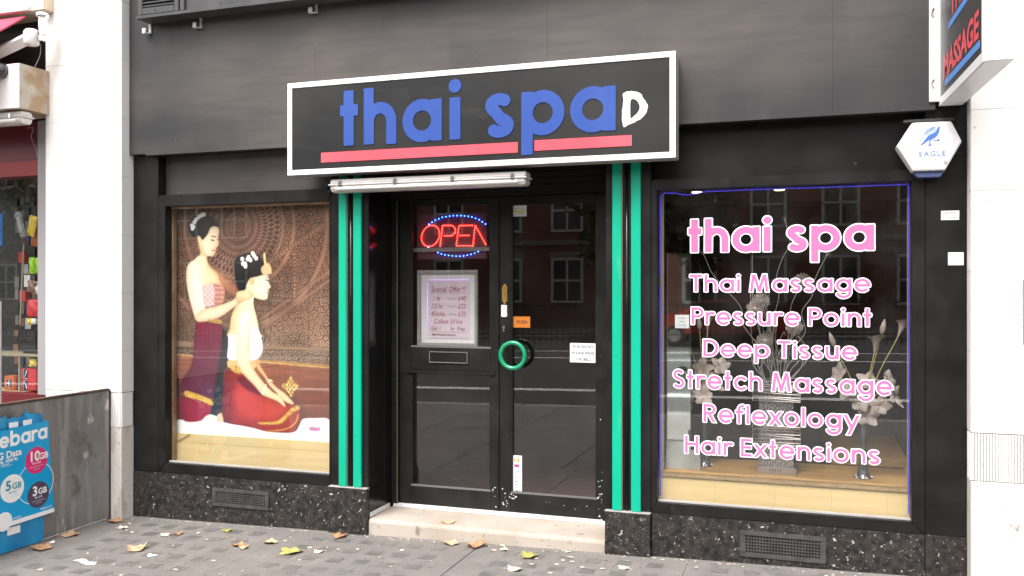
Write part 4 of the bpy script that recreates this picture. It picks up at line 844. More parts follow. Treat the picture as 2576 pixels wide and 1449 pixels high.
for nm, pts, mt_ in (('emblem', [(303, 1083), (330, 1060), (358, 1022), (372, 1010), (400, 1002), (425, 985), (436, 962), (446, 945), (462, 950), (455, 958), (452, 985), (440, 1012), (420, 1032), (395, 1046), (372, 1050), (345, 1068), (318, 1086)], 'emblem_blue'),
                      ('emblem', [(322, 1012), (350, 985), (385, 958), (405, 945), (425, 948), (432, 962), (420, 990), (400, 1000), (372, 1006), (345, 1012)], 'emblem_pale'),
                      ('emblem', [(380, 1048), (390, 1046), (384, 1068), (392, 1082), (404, 1090), (372, 1090), (360, 1086), (376, 1080), (374, 1062)], 'emblem_blue'),
                      ('emblem', [(405, 1048), (430, 1050), (446, 1040), (466, 1038), (452, 1046), (456, 1062), (440, 1058), (424, 1060), (404, 1056)], 'emblem_blue')):
    L_ = ec(pts); t3 = geometry.tessellate_polygon([[Vector((a, b, 0)) for a, b in L_]]); part(nm, MB().add([(a, -.1066 if mt_ == 'emblem_blue' else -.1072, b) for a, b in L_], [tuple(t) for t in t3]), mt_, AL, fix=False)
for k in range(5): part('emblem', MB().add([(.60+.010*k, -.1076, 2.452+.006*k), (.604+.010*k, -.1076, 2.451+.006*k), (.612+.011*k, -.1076, 2.484+.003*k), (.609+.011*k, -.1076, 2.485+.003*k)], [(0, 1, 2, 3)]), 'emblem_blue', AL, fix=False)
part('lettering', bfont('EAGLE', .040, on_front(.640, -.1063, 2.330), align='CENTER', space=1.25, bold=.012), 'emblem_blue', AL, fix=False)
part('lettering', bfont('SECURITY', .019, on_front(.640, -.1063, 2.303), align='CENTER', space=1.35), 'ink_grey', AL, fix=False)
part('screw_cap', MB().lathe([(.010, 0), (.010, .003)], (.706, -.1085, 2.292), 14, 'y'), 'grey_edge', AL)
bo = solo('fixing_bolt', MB().lathe([(.006, 0), (.008, .004), (.004, .02)], (.248, .014, 2.322), 12, 'y'), 'dark_metal', 'small dark bolt in the black panel above the lettered window', 'bolt')
def sticker(name, label, x0, x1, z0, z1, y, lines, matl='paper', tm='ink_grey'):
    S_ = thing(name, label, 'sticker', ((x0+x1)/2, y, z0)); part('backing', B(x0, x1, y-.0012, y, z0, z1), matl, S_)
    for t, s_, xx, zz, al in lines: part('lettering', bfont(t, s_, on_front(xx, y-.0014, zz), align=al, bold=.008), tm, S_, fix=False)
    return S_
sticker('sticker', 'upper printed white label on the black pilaster beside the right pier', .697, .790, 1.982, 2.034, -.0005, [('0207 838', .014, .715, 2.018, 'LEFT'), ('ENTRY 01', .012, .74, 1.99, 'LEFT')])
sticker('sticker', 'lower blank white label on the black pilaster beside the right pier', .733, .812, 1.728, 1.80, -.0005, [])
# ---------------------------------------------------------------- vinyl lettering on the right-hand window
def vinyl(txt, x0, x1, base, xh, s, gap, label, ol=.006):
    lay, W_ = text_layout(txt, s, gap, .42 if s < .25 else .46); sx = (x1-x0)/W_
    V = thing('window_lettering', label, 'lettering', ((x0+x1)/2, .056, base), 'pink vinyl lettering on the window')
    for ch, u0 in lay:
        o1 = part('letter', letter_mb(ch, s, 0, (lambda u, v, d, u0=u0: (x0+(u0+u)*sx, .0545-d, base+v*xh)), .0008), 'pink_vinyl', V)
        part('letter_outline', letter_mb(ch, s, ol/xh, (lambda u, v, d, u0=u0: (x0+(u0+u)*sx, .0554-d, base+v*xh)), .0006), 'white_vinyl', o1)
vinyl('thai spa', -.716, .351, 1.822, .1475, .262, .15, 'largest pink window lettering, two words along the top of the glass', .0075)
vinyl('Thai Massage', -.707, .331, 1.578, .0755, .205, .2, 'pink window lettering reading Thai Massage')
vinyl('Pressure Point', -.697, .336, 1.376, .0762, .205, .2, 'pink window lettering reading Pressure Point')
vinyl('Deep Tissue', -.625, .259, 1.18, .075, .205, .2, 'pink window lettering reading Deep Tissue')
vinyl('Stretch Massage', -.811, .449, .980, .081, .205, .2, 'pink window lettering reading Stretch Massage')
vinyl('Reflexology', -.624, .269, .776, .080, .205, .2, 'pink window lettering reading Reflexology')
vinyl('Hair Extensions', -.737, .381, .577, .078, .205, .2, 'pink window lettering reading Hair Extensions')
# ---------------------------------------------------------------- papers and stickers on the doors
N_ = sticker('notice', 'white paper notice asking visitors to ring, at the right edge of the door glass', -1.560, -1.374, 1.092, 1.224, .3815, [('FOR ENTRY', .0275, -1.467, 1.189, 'CENTER'), ('PLEASE RING', .0275, -1.467, 1.147, 'CENTER'), ('THE BELL', .0275, -1.467, 1.105, 'CENTER')], 'paper', 'ink'); N_['category'] = 'notice'
sticker('sticker', 'orange push sticker on the right door glass', -1.974, -1.846, 1.324, 1.401, .3815, [('PUSH', .032, -1.906, 1.352, 'CENTER')], 'orange_card', 'ink')
st = sticker('sticker', 'small white and yellow sticker in the top corner of the right door glass', -1.976, -1.872, 2.10, 2.176, .3815, [('CCTV IN USE', .011, -1.924, 2.152, 'CENTER'), ('24 HOURS', .011, -1.924, 2.115, 'CENTER')]); part('yellow_band', B(-1.974, -1.880, .3795, .3802, 2.128, 2.141), 'sticker_yellow', st)
cs = sticker('sticker', 'tall white strip of payment card logos low on the right door glass', -1.980, -1.906, .182, .430, .3815, [])
for i, (z, kind) in enumerate(((.398, 'logo_red'), (.358, 'logo_blue'), (.318, 0), (.278, 0), (.238, 'logo_purple'), (.198, 'ink_grey'))):
    if kind:
        w_ = .018 if i < 4 else .012; h_ = .011 if i < 4 else .014; part('logo', B(-1.943-w_, -1.943+w_, .3797, .3802, z-h_, z+h_), kind, cs)
        part('logo_disc', MB().lathe([(.008, 0), (.008, .0004)], (-1.949, .3791, z), 16, 'y').lathe([(.008, 0), (.008, .0003)], (-1.938, .3788, z), 16, 'y'), {'logo_red': 'sticker_yellow', 'logo_blue': 'logo_red', 'logo_purple': 'white_vinyl', 'ink_grey': 'white_vinyl'}[kind], cs)
    else: part('lettering', bfont('VISA', .017, on_front(-1.943, .3801, z-.004), align='CENTER', shear=.2, bold=.02), 'logo_blue', cs, fix=False); part('logo', B(-1.961, -1.925, .3797, .3802, z-.012, z-.009), 'logo_blue', cs)
# ---------------------------------------------------------------- lit OPEN sign inside the left door
OP = thing('open_sign', 'lit red and blue dotted OPEN sign behind the left door glass', 'sign', (-2.47, .47, 1.80))
part('panel', B(-2.745, -2.197, .462, .475, 1.81, 2.14), 'open_panel', OP, bevel=.003); part('support_bar', B(-2.76, -2.135, .43, .438, 1.864, 1.893), 'mullion_grey', OP)
def dots(path, n, closed=False):
    P_ = [Vector(p) for p in path]; ls = [0]
    for a, b in zip(P_[:-1], P_[1:]): ls.append(ls[-1]+(b-a).length)
    out = []
    for i in range(n):
        t = ls[-1]*i/(n if closed else n-1); k = max(j for j in range(len(ls)-1) if ls[j] <= t+1e-9); q = (t-ls[k])/(ls[k+1]-ls[k]); out.append(P_[k].lerp(P_[k+1], q))
    return out
ell = [(-2.632+.071*math.cos(a)+.012*math.sin(a), 1.981+.077*math.sin(a)) for a in np.linspace(0, 6.2832, 40)]
red = dots(ell, 30, True)+dots([(-2.555, 1.907), (-2.536, 2.055), (-2.458, 2.053), (-2.436, 2.030), (-2.438, 2.0), (-2.462, 1.979), (-2.52, 1.979)], 27)+dots([(-2.304, 1.904), (-2.429, 1.905), (-2.408, 2.051), (-2.304, 2.05)], 24)+dots([(-2.40, 1.979), (-2.331, 1.979)], 5)+dots([(-2.30, 1.903), (-2.282, 2.049), (-2.201, 1.912)], 20)
blue = dots([(-2.644, 2.066), (-2.60, 2.092), (-2.536, 2.115), (-2.46, 2.124), (-2.385, 2.123), (-2.31, 2.112), (-2.253, 2.091), (-2.204, 2.058)], 17)+dots([(-2.573, 1.858), (-2.53, 1.843), (-2.472, 1.834), (-2.41, 1.829), (-2.365, 1.832), (-2.30, 1.845), (-2.259, 1.861)], 12)+[Vector((-2.649, 1.897))]
def led_mesh(nm, r, mt_):
    bm = bmesh.new(); bmesh.ops.create_icosphere(bm, subdivisions=1, radius=r); me = bpy.data.meshes.new(nm); bm.to_mesh(me); bm.free(); me.materials.append(MATS[mt_]); return me
lr, lb = led_mesh('led_red', .0040, 'led_red'), led_mesh('led_blue', .0040, 'led_blue')
for p in red: place('red_led', lr, OP, (p.x, .452, p.y))
for p in blue: place('blue_led', lb, OP, (p.x, .452, p.y))
# ---------------------------------------------------------------- framed price list inside the left door
OF = thing('price_frame', 'white framed price list with mauve print behind the left door glass', 'frame', (-2.5, .45, 1.175))
fx0, fx1, fz0, fz1 = -2.728, -2.256, 1.180, 1.73
for q in ((fx0, fx1, fz1-.026, fz1), (fx0, fx1, fz0, fz0+.022), (fx0, fx0+.026, fz0+.0222, fz1-.0262), (fx1-.022, fx1, fz0+.0222, fz1-.0262)): part('frame_member', B(q[0], q[1], .425, .455, q[2], q[3]), 'grey_edge', OF, bevel=.003)
part('mount', B(fx0+.02, fx1-.02, .444, .448, fz0+.02, fz1-.02), 'paper', OF); pp = part('price_sheet', B(-2.646, -2.322, .440, .4435, 1.235, 1.656), 'paper_pink', OF)
def ptext(t, s_, xx, zz, al='LEFT', mt_='ink_rose', sxx=.82): part('lettering', bfont(t, s_, on_front(xx, .4395, zz), align=al, shear=.25, bold=.008, sx=sxx), mt_, pp, fix=False)
ptext('Special Offer!!!', .056, -2.622, 1.572, sxx=.80); part('rule', B(-2.62, -2.345, .4390, .4394, 1.562, 1.564), 'ink_rose', pp)
for t, zz in (('1 hr', 1.508), ('1/2 hr', 1.452), ('45mins.', 1.396)): ptext(t, .050, -2.625 if t != '1 hr' else -2.612, zz, sxx=.78)
for t, zz in (('£40', 1.508), ('£25', 1.452), ('£35', 1.396)):
    ptext(t, .050, -2.412, zz)
    part('scribble', MB().tube([(-2.495+i*.009, .4388, zz+.014+.011*math.sin(i*2.4+zz*50)) for i in range(9)], .0016, 5), 'ink_grey', pp)
ptext('Collect 10 hrs', .047, -2.60, 1.342); ptext('Get 1', .042, -2.625, 1.292); ptext('hr  Free', .042, -2.47, 1.292); part('rule', B(-2.625, -2.335, .4390, .4394, 1.280, 1.282), 'ink_rose', pp); ptext('Male/Female therapist', .026, -2.615, 1.253, mt_='good_brown')
g = MB()
for i in range(16): g.box(-2.640+i*.020, -2.630+i*.020, .436, .4396, 1.6565, 1.6605)
for i in range(20): g.box(-2.6505, -2.6465, .436, .4396, 1.30+i*.017, 1.309+i*.017)
part('led_strip', g, 'led_pink', OF, kind='stuff')
# ---------------------------------------------------------------- left window: poster and board
NX, NY = 340, 422
pa = poster_pixels(NX, NY); me = bpy.data.meshes.new('poster_sheet')
gx, gz_ = np.meshgrid(np.linspace(-4.675, -3.268, NX), np.linspace(2.232, .487, NY)); gyy = .118+.003*np.sin(gx*2.3)*np.sin(gz_*3)
co = np.stack([gx+3.97, gyy-.12, gz_-.487], -1).reshape(-1, 3); me.vertices.add(NX*NY); me.vertices.foreach_set('co', co.ravel().astype(np.float32))
idx = np.arange(NX*NY).reshape(NY, NX); q = np.stack([idx[:-1, :-1], idx[1:, :-1], idx[1:, 1:], idx[:-1, 1:]], -1).reshape(-1, 4); nf = len(q)
me.loops.add(nf*4); me.loops.foreach_set('vertex_index', q.ravel().astype(np.int32)); me.polygons.add(nf); me.polygons.foreach_set('loop_start', np.arange(0, nf*4, 4, dtype=np.int32)); me.polygons.foreach_set('loop_total', np.full(nf, 4, dtype=np.int32)); me.update(calc_edges=True); me.validate()
at = me.color_attributes.new('print', 'FLOAT_COLOR', 'POINT'); at.data.foreach_set('color', np.concatenate([pa.reshape(-1, 3), np.ones((NX*NY, 1))], 1).ravel().astype(np.float32)); me.materials.append(MATS['poster_print'])
PO = thing('poster', 'photo poster of a masseuse treating a kneeling woman, filling the left window', 'poster', (-3.97, .12, .487)); po = bpy.data.objects.new('poster_sheet', me); SC.collection.objects.link(po); po.parent = PO; ORG[po] = ORG[PO]
part('backing_board', B(-4.68, -3.21, .127, .129, .487, 2.30), 'trim_wood', PO)
WB = thing('display_plinth', 'pale wooden board below the poster in the left window', 'display board', (-3.9, .13, .26))
part('front_board', B(-4.70, -3.20, .105, .125, .25, .425), 'pine', WB); part('upper_board', B(-4.70, -3.20, .108, .126, .4265, .492), 'pine', WB)
part('cable', MB().tube([(-4.645, .100, .28), (-4.64, .098, .40), (-4.58, .099, .43), (-4.52, .100, .463), (-4.47, .101, .488)], .0035, 6), 'trim_wood', WB, smooth=True)
part('cable', MB().tube([(-4.633, .09, 2.18), (-4.637, .092, 1.2), (-4.634, .09, .35), (-4.628, .088, .30)], .004, 6), 'trim_wood', WB, smooth=True)
# ---------------------------------------------------------------- right window: counter, mirror, lamps
CT = thing('display_counter', 'pale wooden display counter along the bottom of the lettered window', 'counter', (-.18, .3, .25))
xb = [-.925, -.56, -.20, .12, .42, .60]
for a, b in zip(xb[:-1], xb[1:]): part('front_board', B(a+.0004, b-.0004, .090, .11, .25, .4125), 'pine', CT)
part('nosing', B(-.925, .60, .078, .112, .4135, .4445), 'pine_edge', CT, bevel=.006); part('top_board', B(-.925, .60, .080, .59, .4455, .4575), 'oak_top', CT, bevel=.002)
part('side_post', B(-.899, -.872, .075, .10, .46, 2.205), 'plaster_int', CT); part('side_post', B(.530, .556, .075, .10, .46, 2.205), 'plaster_int', CT)
for x in (-.92, .56): part('end_strip', B(x, x+.022, .0915, .58, .458, .466), 'oak_top', CT)
TB = thing('wooden_bench', 'low wooden bench top deeper inside, behind the right-hand lily vase', 'bench', (.37, 1.4, 0)); part('bench_top', B(.14, .62, .97, 1.98, .39, .45), 'oak_top', TB, bevel=.004)
for x in (.18, .58):
    for y in (1.02, 1.93): part('leg', B(x-.025, x+.025, y-.025, y+.025, 0.0005, .389), 'oak_top', TB)
MI = thing('mirror_panel', 'narrow mirror standing at the left end of the display counter', 'mirror', (-.81, .16, .4585)); part('mirror_glass', B(-.868, -.716, .150, .156, .64, 1.822), 'mirror', MI); part('stand', B(-.868, -.716, .1565, .18, .4585, 1.82), 'grey_edge', MI); part('foot', B(-.868, -.655, .149, .1562, .4585, .58), 'grey_edge', MI)
nn = sticker('notice', 'faint printed notice on the narrow mirror', -.812, -.724, 1.346, 1.43, .149, [('PLEASE', .014, -.768, 1.405, 'CENTER'), ('RING', .014, -.768, 1.383, 'CENTER'), ('THE BELL', .014, -.768, 1.360, 'CENTER')]); nn['category'] = 'notice'
for x, y, lab in ((-.79, 1.1, 'lit ceiling spotlight near the left top corner of the lettered window'), (-.21, 1.12, 'lit ceiling spotlight near the top middle of the lettered window')):
    z = 2.3115; S_ = thing('spotlight', lab, 'spotlight', (x, y, z-.02), 'spotlights in the window ceiling'); part('bezel', MB().lathe([(.05, 0), (.052, -.006), (.04, -.008)], (x, y, z), 24), 'chrome', S_); part('lamp', MB().lathe([(.037, -.0085), (.034, -.0125), (.02, -.014)], (x, y, z), 20), 'lamp_glow', S_)
LS = thing('led_rope', 'violet LED rope light running around three sides of the lettered window', 'rope light', (-.18, .07, 2.2))
rope = [(-.893, .070, .30), (-.893, .070, 1.2), (-.892, .070, 2.12), (-.886, .070, 2.175), (-.868, .070, 2.193), (-.80, .070, 2.193), (-.74, .070, 2.178), (-.68, .070, 2.180), (-.61, .070, 2.195), (-.3, .070, 2.197), (.2, .070, 2.196), (.525, .070, 2.197), (.537, .070, 2.185), (.537, .070, 1.2), (.537, .070, .30)]
part('rope', MB().tube(rope, .004, 6), 'rope_skin', LS, smooth=True); g = MB()
for p in dots([(a, c_) for a, b, c_ in rope], 306):
    if p.x < -.85 and 1.62 < p.y < 1.68: continue
    g.box(p.x-.0028, p.x+.0028, .0640, .0655, p.y-.0028, p.y+.0028)
part('led', g, 'led_violet', LS, kind='stuff')
# ---------------------------------------------------------------- silver centrepiece with wire stems
random.seed(7); CV = thing('centrepiece', 'tall silver crystal centrepiece with curling wire stems and glass seed balls', 'centrepiece', (-.195, .24, .458))
part('base', B(-.309, -.081, .175, .305, .4585, .498), 'silver', CV, bevel=.003)
for i in range(5): part('slot', B(-.238+i*.016, -.234+i*.016, .1735, .1748, .470, .488), 'ink', CV)
part('crystal_column', B(-.302, -.098, .185, .295, .4985, 1.005), 'crystal', CV)
for z0, z1 in ((.63, .755), (.905, 1.03)):
    for i in range(9):
        z = z0+(z1-z0)*i/8; a, b, c_, d = -.340, -.058, .165, .315; j = lambda: random.uniform(-.010, .010)
        part('wire_band', MB().tube([(a, c_, z+j()), (b, c_, z+j()), (b, d, z+j()), (a, d, z+j()), (a, c_+.002, z+j())], .0028, 5), 'wire_silver', CV, smooth=True)
def spline(pts, n=8):
    P = [Vector(p) for p in pts]; P = [P[0]*2-P[1]]+P+[P[-1]*2-P[-2]]; out = []
    for i in range(1, len(P)-2):
        for k in range(n):
            t = k/n; out.append(.5*((2*P[i])+(-P[i-1]+P[i+1])*t+(2*P[i-1]-5*P[i]+4*P[i+1]-P[i+2])*t*t+(-P[i-1]+3*P[i]-3*P[i+1]+P[i+2])*t**3))
    return out+[P[-2]]
stems = [[(-.26, 1.0), (-.30, 1.09), (-.325, 1.16), (-.29, 1.21), (-.40, 1.36), (-.42, 1.48), (-.53, 1.61), (-.60, 1.70), (-.655, 1.83)], [(-.25, 1.0), (-.29, 1.10), (-.27, 1.2), (-.31, 1.35), (-.34, 1.5), (-.345, 1.65), (-.347, 1.87)], [(-.19, 1.0), (-.22, 1.2), (-.215, 1.4), (-.185, 1.55), (-.20, 1.66), (-.165, 1.78), (-.12, 1.88), (-.15, 2.03)],
         [(-.15, 1.0), (-.11, 1.1), (-.07, 1.15), (-.10, 1.22), (-.03, 1.33), (-.05, 1.45), (.01, 1.55), (.03, 1.66), (.10, 1.81)], [(-.2, 1.0), (-.24, 1.15), (-.23, 1.3), (-.29, 1.52)], [(-.22, 1.0), (-.26, 1.18), (-.30, 1.34), (-.325, 1.47)], [(-.17, 1.0), (-.14, 1.2), (-.12, 1.4), (-.11, 1.5), (-.045, 1.64)],
         [(-.18, 1.0), (-.19, 1.18), (-.12, 1.28), (-.095, 1.36)], [(-.21, 1.0), (-.25, 1.12), (-.25, 1.2), (-.27, 1.27)], [(-.24, 1.0), (-.34, 1.12), (-.33, 1.2), (-.25, 1.1), (-.23, 1.04)], [(-.14, 1.0), (-.05, 1.12), (-.06, 1.2), (-.13, 1.12), (-.16, 1.03)], [(-.16, 1.0), (-.08, 1.08), (-.02, 1.16), (-.03, 1.24), (-.07, 1.3)]]
for k in range(12):                                     # finer looping wires
    x0_ = random.uniform(-.27, -.12); pts_ = [(x0_, 1.0)]; xx = x0_; dr = 1 if x0_ > -.195 else -1
    for j in range(1, 6): xx += dr*random.uniform(-.01, .035)+.02*math.sin(j*2.1+k); pts_.append((xx, 1.0+j*random.uniform(.055, .115)))
    stems.append(pts_)
tips = []
for i, s_ in enumerate(stems):
    yo = .24; ex = random.uniform(-.05, .06); P = spline([(x, yo+ex*min(1, (z-1.0)*2.2), z) for x, z in s_]); part('wire_stem', MB().tube(P, .0032 if i < 12 else .0022, 6), 'wire_silver', CV, smooth=True); tips.append(P[-1])
def spiky(c_, r, n, seed):
    rg = random.Random(seed); m = MB(); m.lathe([(r*.08, -r*.2), (r*.2, -r*.12), (r*.22, 0), (r*.2, r*.12), (r*.08, r*.2)], c_, 8) if n < 30 else m.lathe([(r*.12, -r*.3), (r*.34, -r*.2), (r*.4, 0), (r*.34, r*.2), (r*.12, r*.3)], c_, 10)
    for i in range(n):
        zz = 1-2*(i+.5)/n; a = i*2.39996; q = math.sqrt(1-zz*zz); d = Vector((q*math.cos(a), q*math.sin(a), zz)); L_ = r*rg.uniform(.85, 1.05); p = Vector(c_); s = d.orthogonal().normalized(); t = d.cross(s); b = p+d*r*.35; e = p+d*L_; k = r*.032
        m.add([b+s*k, b+t*k, b-s*k-t*k*.3, e+s*k*1.5, e+t*k*1.5, e-s*k*1.5-t*k*.5], [(0, 1, 4, 3), (1, 2, 5, 4), (2, 0, 3, 5), (3, 4, 5)])
    return m
for i in (4, 5, 6, 7, 8): part('seed_ball', spiky(tuple(tips[i]), .058, 110, i), 'ball_spike', CV)
for i in (0, 1, 2, 3, 9, 11): part('wire_flower', spiky(tuple(tips[i]), .020, 16, i), 'ball_spike' if i != 2 else 'brass', CV)
# ---------------------------------------------------------------- lily vases
def petal_mb(base, direc, up, L_, W_, cup, roll=.0, n=6):
    d = Vector(direc).normalized(); s = d.cross(Vector(up)).normalized(); u = s.cross(d); b = Vector(base)
    def f(a, t):
        x = (a-.5)*2; w_ = W_*math.sin(math.pi*(.12+.8*t))**.8*(1+.12*math.sin(9*t+x*3)); return tuple(b+d*(L_*t)+s*(x*w_)+u*(cup*(x*x)*W_+roll*L_*t*t-.0))
    return MB().grid(f, n, n)
def lily_vase(x, y, label, seed, flip):
    rg = random.Random(seed); V = thing('lily_vase', label, 'vase', (x, y, .458), 'lily vases in the window'); z0 = .458
    v = part('vase', MB().lathe([(.052, 0), (.050, .004), (.034, .016), (.028, .05), (.021, .10), (.0175, .2), (.019, .34), (.025, .42), (.04, .47), (.035, .47), (.02, .42)], (x, y, z0+.0005), 20), 'vase_glass', V, smooth=True)
    for k in range(5):
        a = k*1.257; part('foot', MB().lathe([(.012, 0), (.014, .006), (.006, .016)], (x+.048*math.cos(a), y+.048*math.sin(a), z0+.0005), 8), 'silver', V, smooth=True)
    top = z0+.45
    heads = [(-.14, .15), (-.08, .07), (.03, .11), (.14, .13), (.17, .03), (-.02, -.01), (.09, -.03), (.02, -.09)] if not flip else [(-.12, .16), (-.02, .15), (.06, .06), (-.05, .04), (.0, -.02), (-.10, -.05), (.10, .17)]
    for hx, hz in heads:
        c_ = Vector((x+hx, y+rg.uniform(-.07, .05), top+.02+hz)); ax = Vector((hx*3, rg.uniform(-.9, -.2), .2+hz)).normalized(); F_ = MB()
        for k in range(5):
            a = k*1.2566+rg.uniform(-.2, .2); s = ax.orthogonal().normalized(); t = ax.cross(s); d = s*math.cos(a)+t*math.sin(a)+ax*.35; m = petal_mb(c_, d, ax, rg.uniform(.058, .085), .026, -.25, rg.uniform(-.4, .1)); F_.add(m.v, m.f)
        part('flower', F_, 'petal', V, smooth=True, fix=False); part('flower_stem', MB().tube(spline([(x, y, top-.06), (x+hx*.4, (y+c_.y)/2, top-.02+hz*.4), tuple(c_)]), .003, 6), 'petal_stem', V, smooth=True)
    tall = [(-.16, .33, 'bud'), (.06, .30, 'cup'), (.10, .41, 'bud'), (.19, .40, 'cup')] if not flip else [(-.12, .42, 'bud'), (-.03, .42, 'bud'), (.02, .41, 'cup')]
    for hx, hz, kd in tall:
        e = Vector((x+hx, y-.02, top+hz)); part('flower_stem', MB().tube(spline([(x, y, top-.06), (x+hx*.45, y-.01, top+hz*.45), tuple(e)]), .0035, 6), 'petal_stem', V, smooth=True)
        d = Vector((hx, -.02, hz+.12)).normalized()
        if kd == 'bud':
            m = MB(); pr = [(.004, 0), (.014, .02), (.018, .045), (.012, .075), (.002, .10)]; R_ = Vector((0, 0, 1)).rotation_difference(d); m.lathe(pr, (0, 0, 0), 12); m.v = [tuple(R_ @ Vector(p)+e) for p in m.v]; part('bud', m, 'petal', V, smooth=True)
        else:
            m = MB(); pr = [(.004, 0), (.010, .03), (.018, .06), (.034, .085), (.050, .092)]; vs = []; n = 16; R_ = Vector((0, 0, 1)).rotation_difference(d)
            for r, h in pr:
                for k in range(n): a = 6.2832*k/n; hh = h+(.03*max(0, math.cos(a+1.0)) if h > .08 else 0); vs.append(tuple(R_ @ Vector((r*math.cos(a), r*math.sin(a), hh))+e))
            m.add(vs, [(i*n+k, i*n+(k+1) % n, (i+1)*n+(k+1) % n, (i+1)*n+k) for i in range(4) for k in range(n)]); part('calla', m, 'petal', V, smooth=True, fix=False)
lily_vase(-.645, .31, 'slim dark vase of pale lilies at the left end of the counter', 3, True)
lily_vase(.302, .235, 'slim dark vase of pale lilies at the right end of the counter', 5, False)
# ---------------------------------------------------------------- neighbouring shop at the left edge
NB = thing('neighbour_shopfront', 'red-fronted gift shop at the left edge beyond the white pier', 'shopfront', (-6.8, 0, -.17))
part('fascia_panel', B(-9, -5.83, .0, .1, 2.62, 2.93), 'red_fascia', NB); part('fascia_panel', B(-9, -5.83, -.004, .1, 2.50, 2.6185), 'red_band', NB)
part('upper_panel', B(-9, -5.5, .02, .12, 2.94, 3.78), 'dark_metal', NB); part('mullion', B(-5.828, -5.5, -.02, .1, .75, 2.93), 'mullion_grey', NB, bevel=.003)
part('pane', B(-9, -5.8285, .05, .056, .78, 2.499), 'glass', NB); part('stallriser', B(-9, -5.5, -.01, .1, -.25, .749), 'red_fascia', NB)
part('back_wall', B(-9, -5.6, 1.2, 1.25, -.25, 2.95), 'dark_interior', NB); part('side_wall', B(-5.6, -5.55, .11, 1.2, -.25, 2.95), 'dark_interior', NB); part('ceiling', B(-9, -5.6, .11, 1.2, 2.55, 2.6), 'dark_interior', NB); part('display_floor', B(-9, -5.6, .11, 1.2, .60, .64), 'shelf_wood', NB)
AW = thing('awning', 'folded red awning with white metal arms above the neighbouring shop', 'awning', (-6.5, -.2, 3.4))
part('cassette', B(-9, -5.56, -.20, .019, 3.73, 3.98), 'cream_box', AW, bevel=.01); part('cassette_lip', B(-9, -5.70, -.235, -.2005, 3.735, 3.77), 'tube_base', AW, bevel=.004)
part('canopy', MB().prism([(-.20, 3.705), (-.90, 3.18), (-.90, 3.165), (-.20, 3.69)], 'yz', -9, -5.75), 'awning_red', AW)
part('arm', MB().tube([(-5.61, -.29, 3.50), (-6.6, -.36, 3.18)], .050, 4), 'white_plastic', AW); part('elbow', MB().lathe([(.045, -.06), (.055, -.05), (.055, .04), (.04, .06)], (-5.60, -.29, 3.50), 14), 'tube_base', AW, smooth=True)
part('bracket', MB().tube([(-5.53, -.25, 3.66), (-5.53, -.25, 3.52)], .032, 10).box(-5.57, -5.50, -.29, -.225, 3.47, 3.515), 'chrome', AW, bevel=.003); part('bracket_head', MB().lathe([(.03, -.02), (.046, -.012), (.046, .02), (.028, .03)], (-5.535, -.25, 3.665), 14), 'chrome', AW, smooth=True)
part('cord', MB().tube(spline([(-5.56, -.24, 3.46), (-5.58, -.23, 3.38), (-5.62, -.24, 3.29)]), .003, 5), 'mullion_grey', AW, smooth=True)
SB = thing('sign_box', 'boxy white sign with weathered brown side on the neighbouring shop', 'sign', (-6.6, -.2, 2.945)); part('box', B(-9, -5.602, -.392, -.005, 2.947, 3.283), 'sign_side', SB, bevel=.003); part('front_face', B(-9, -5.604, -.398, -.3925, 2.949, 3.281), 'sign_white', SB)
SCm = thing('security_camera', 'dark dome camera on the neighbouring sign box', 'camera', (-5.76, -.43, 3.2)); part('dome', MB().lathe([(.06, 0), (.058, -.03), (.045, -.055), (.02, -.068), (.002, -.07)], (-5.765, -.3985, 3.232), 20, 'y'), 'dome_black', SCm, smooth=True)
tube_light(-7.2, -5.625, -.30, 2.842, 2.938, 'strip light under the neighbouring white sign box', 6)
CW = thing('loose_wire', 'thin loose wire hanging beside the neighbouring red panel', 'wire', (-5.85, -.02, 2.6)); part('wire', MB().tube(spline([(-5.93, -.02, 2.88), (-5.86, -.03, 2.87), (-5.88, -.03, 2.80), (-5.84, -.02, 2.70), (-5.835, -.02, 2.64)]), .003, 5), 'mullion_grey', CW, smooth=True)
def pouch(x, y, z, w_, h_, d=.03, rot=0):
    def f(sg):
        def g(a, t):
            u, v = (a-.5)*w_, (t-.5)*h_; b = d*(math.sin(math.pi*min(1, max(0, a)))**.6)*(math.sin(math.pi*t)**.5); cr_ = .002*math.sin(a*40) if t < .08 or t > .92 else .004*math.sin(a*7+t*9)
            X = u*math.cos(rot)-v*math.sin(rot); Z = u*math.sin(rot)+v*math.cos(rot); return (x+X, y-sg*b*.5-cr_, z+Z)
        return g
    m = MB().grid(f(1), 10, 10); return m.grid(f(-1), 10, 10)
def good(name, mb, mt_, label, cat, group=None, smooth=True): return solo(name, mb, mt_, label, cat, group=group, smooth=smooth)
good('snack_pouch', pouch(-6.065, .15, 2.11, .085, .17, .03, -.25), 'good_yellow', 'yellow pouch hanging at the top of the gift shop window', 'pouch')
good('snack_pouch', pouch(-6.03, .19, 2.05, .15, .22, .03, -.2), 'good_orange', 'orange-brown pouch hanging behind the yellow one', 'pouch')
ps = thing('power_strip', 'pale grey plug strip hanging in the gift shop window', 'plug strip', (-6.15, .13, 2.01)); m = MB().box(-.03, .03, .11, .135, -.11, .11); a_ = .3; m.v = [(-6.157+x*math.cos(a_)-z*math.sin(a_)*-1, y, 2.12+x*math.sin(a_)*-1+z*math.cos(a_)) if False else (-6.157+x*math.cos(a_)-z*math.sin(a_)*1.0*(-1)*-1, y, 2.12+x*math.sin(a_)+z*math.cos(a_)) for x, y, z in m.v]; part('body', m, 'good_grey', ps, bevel=.01)
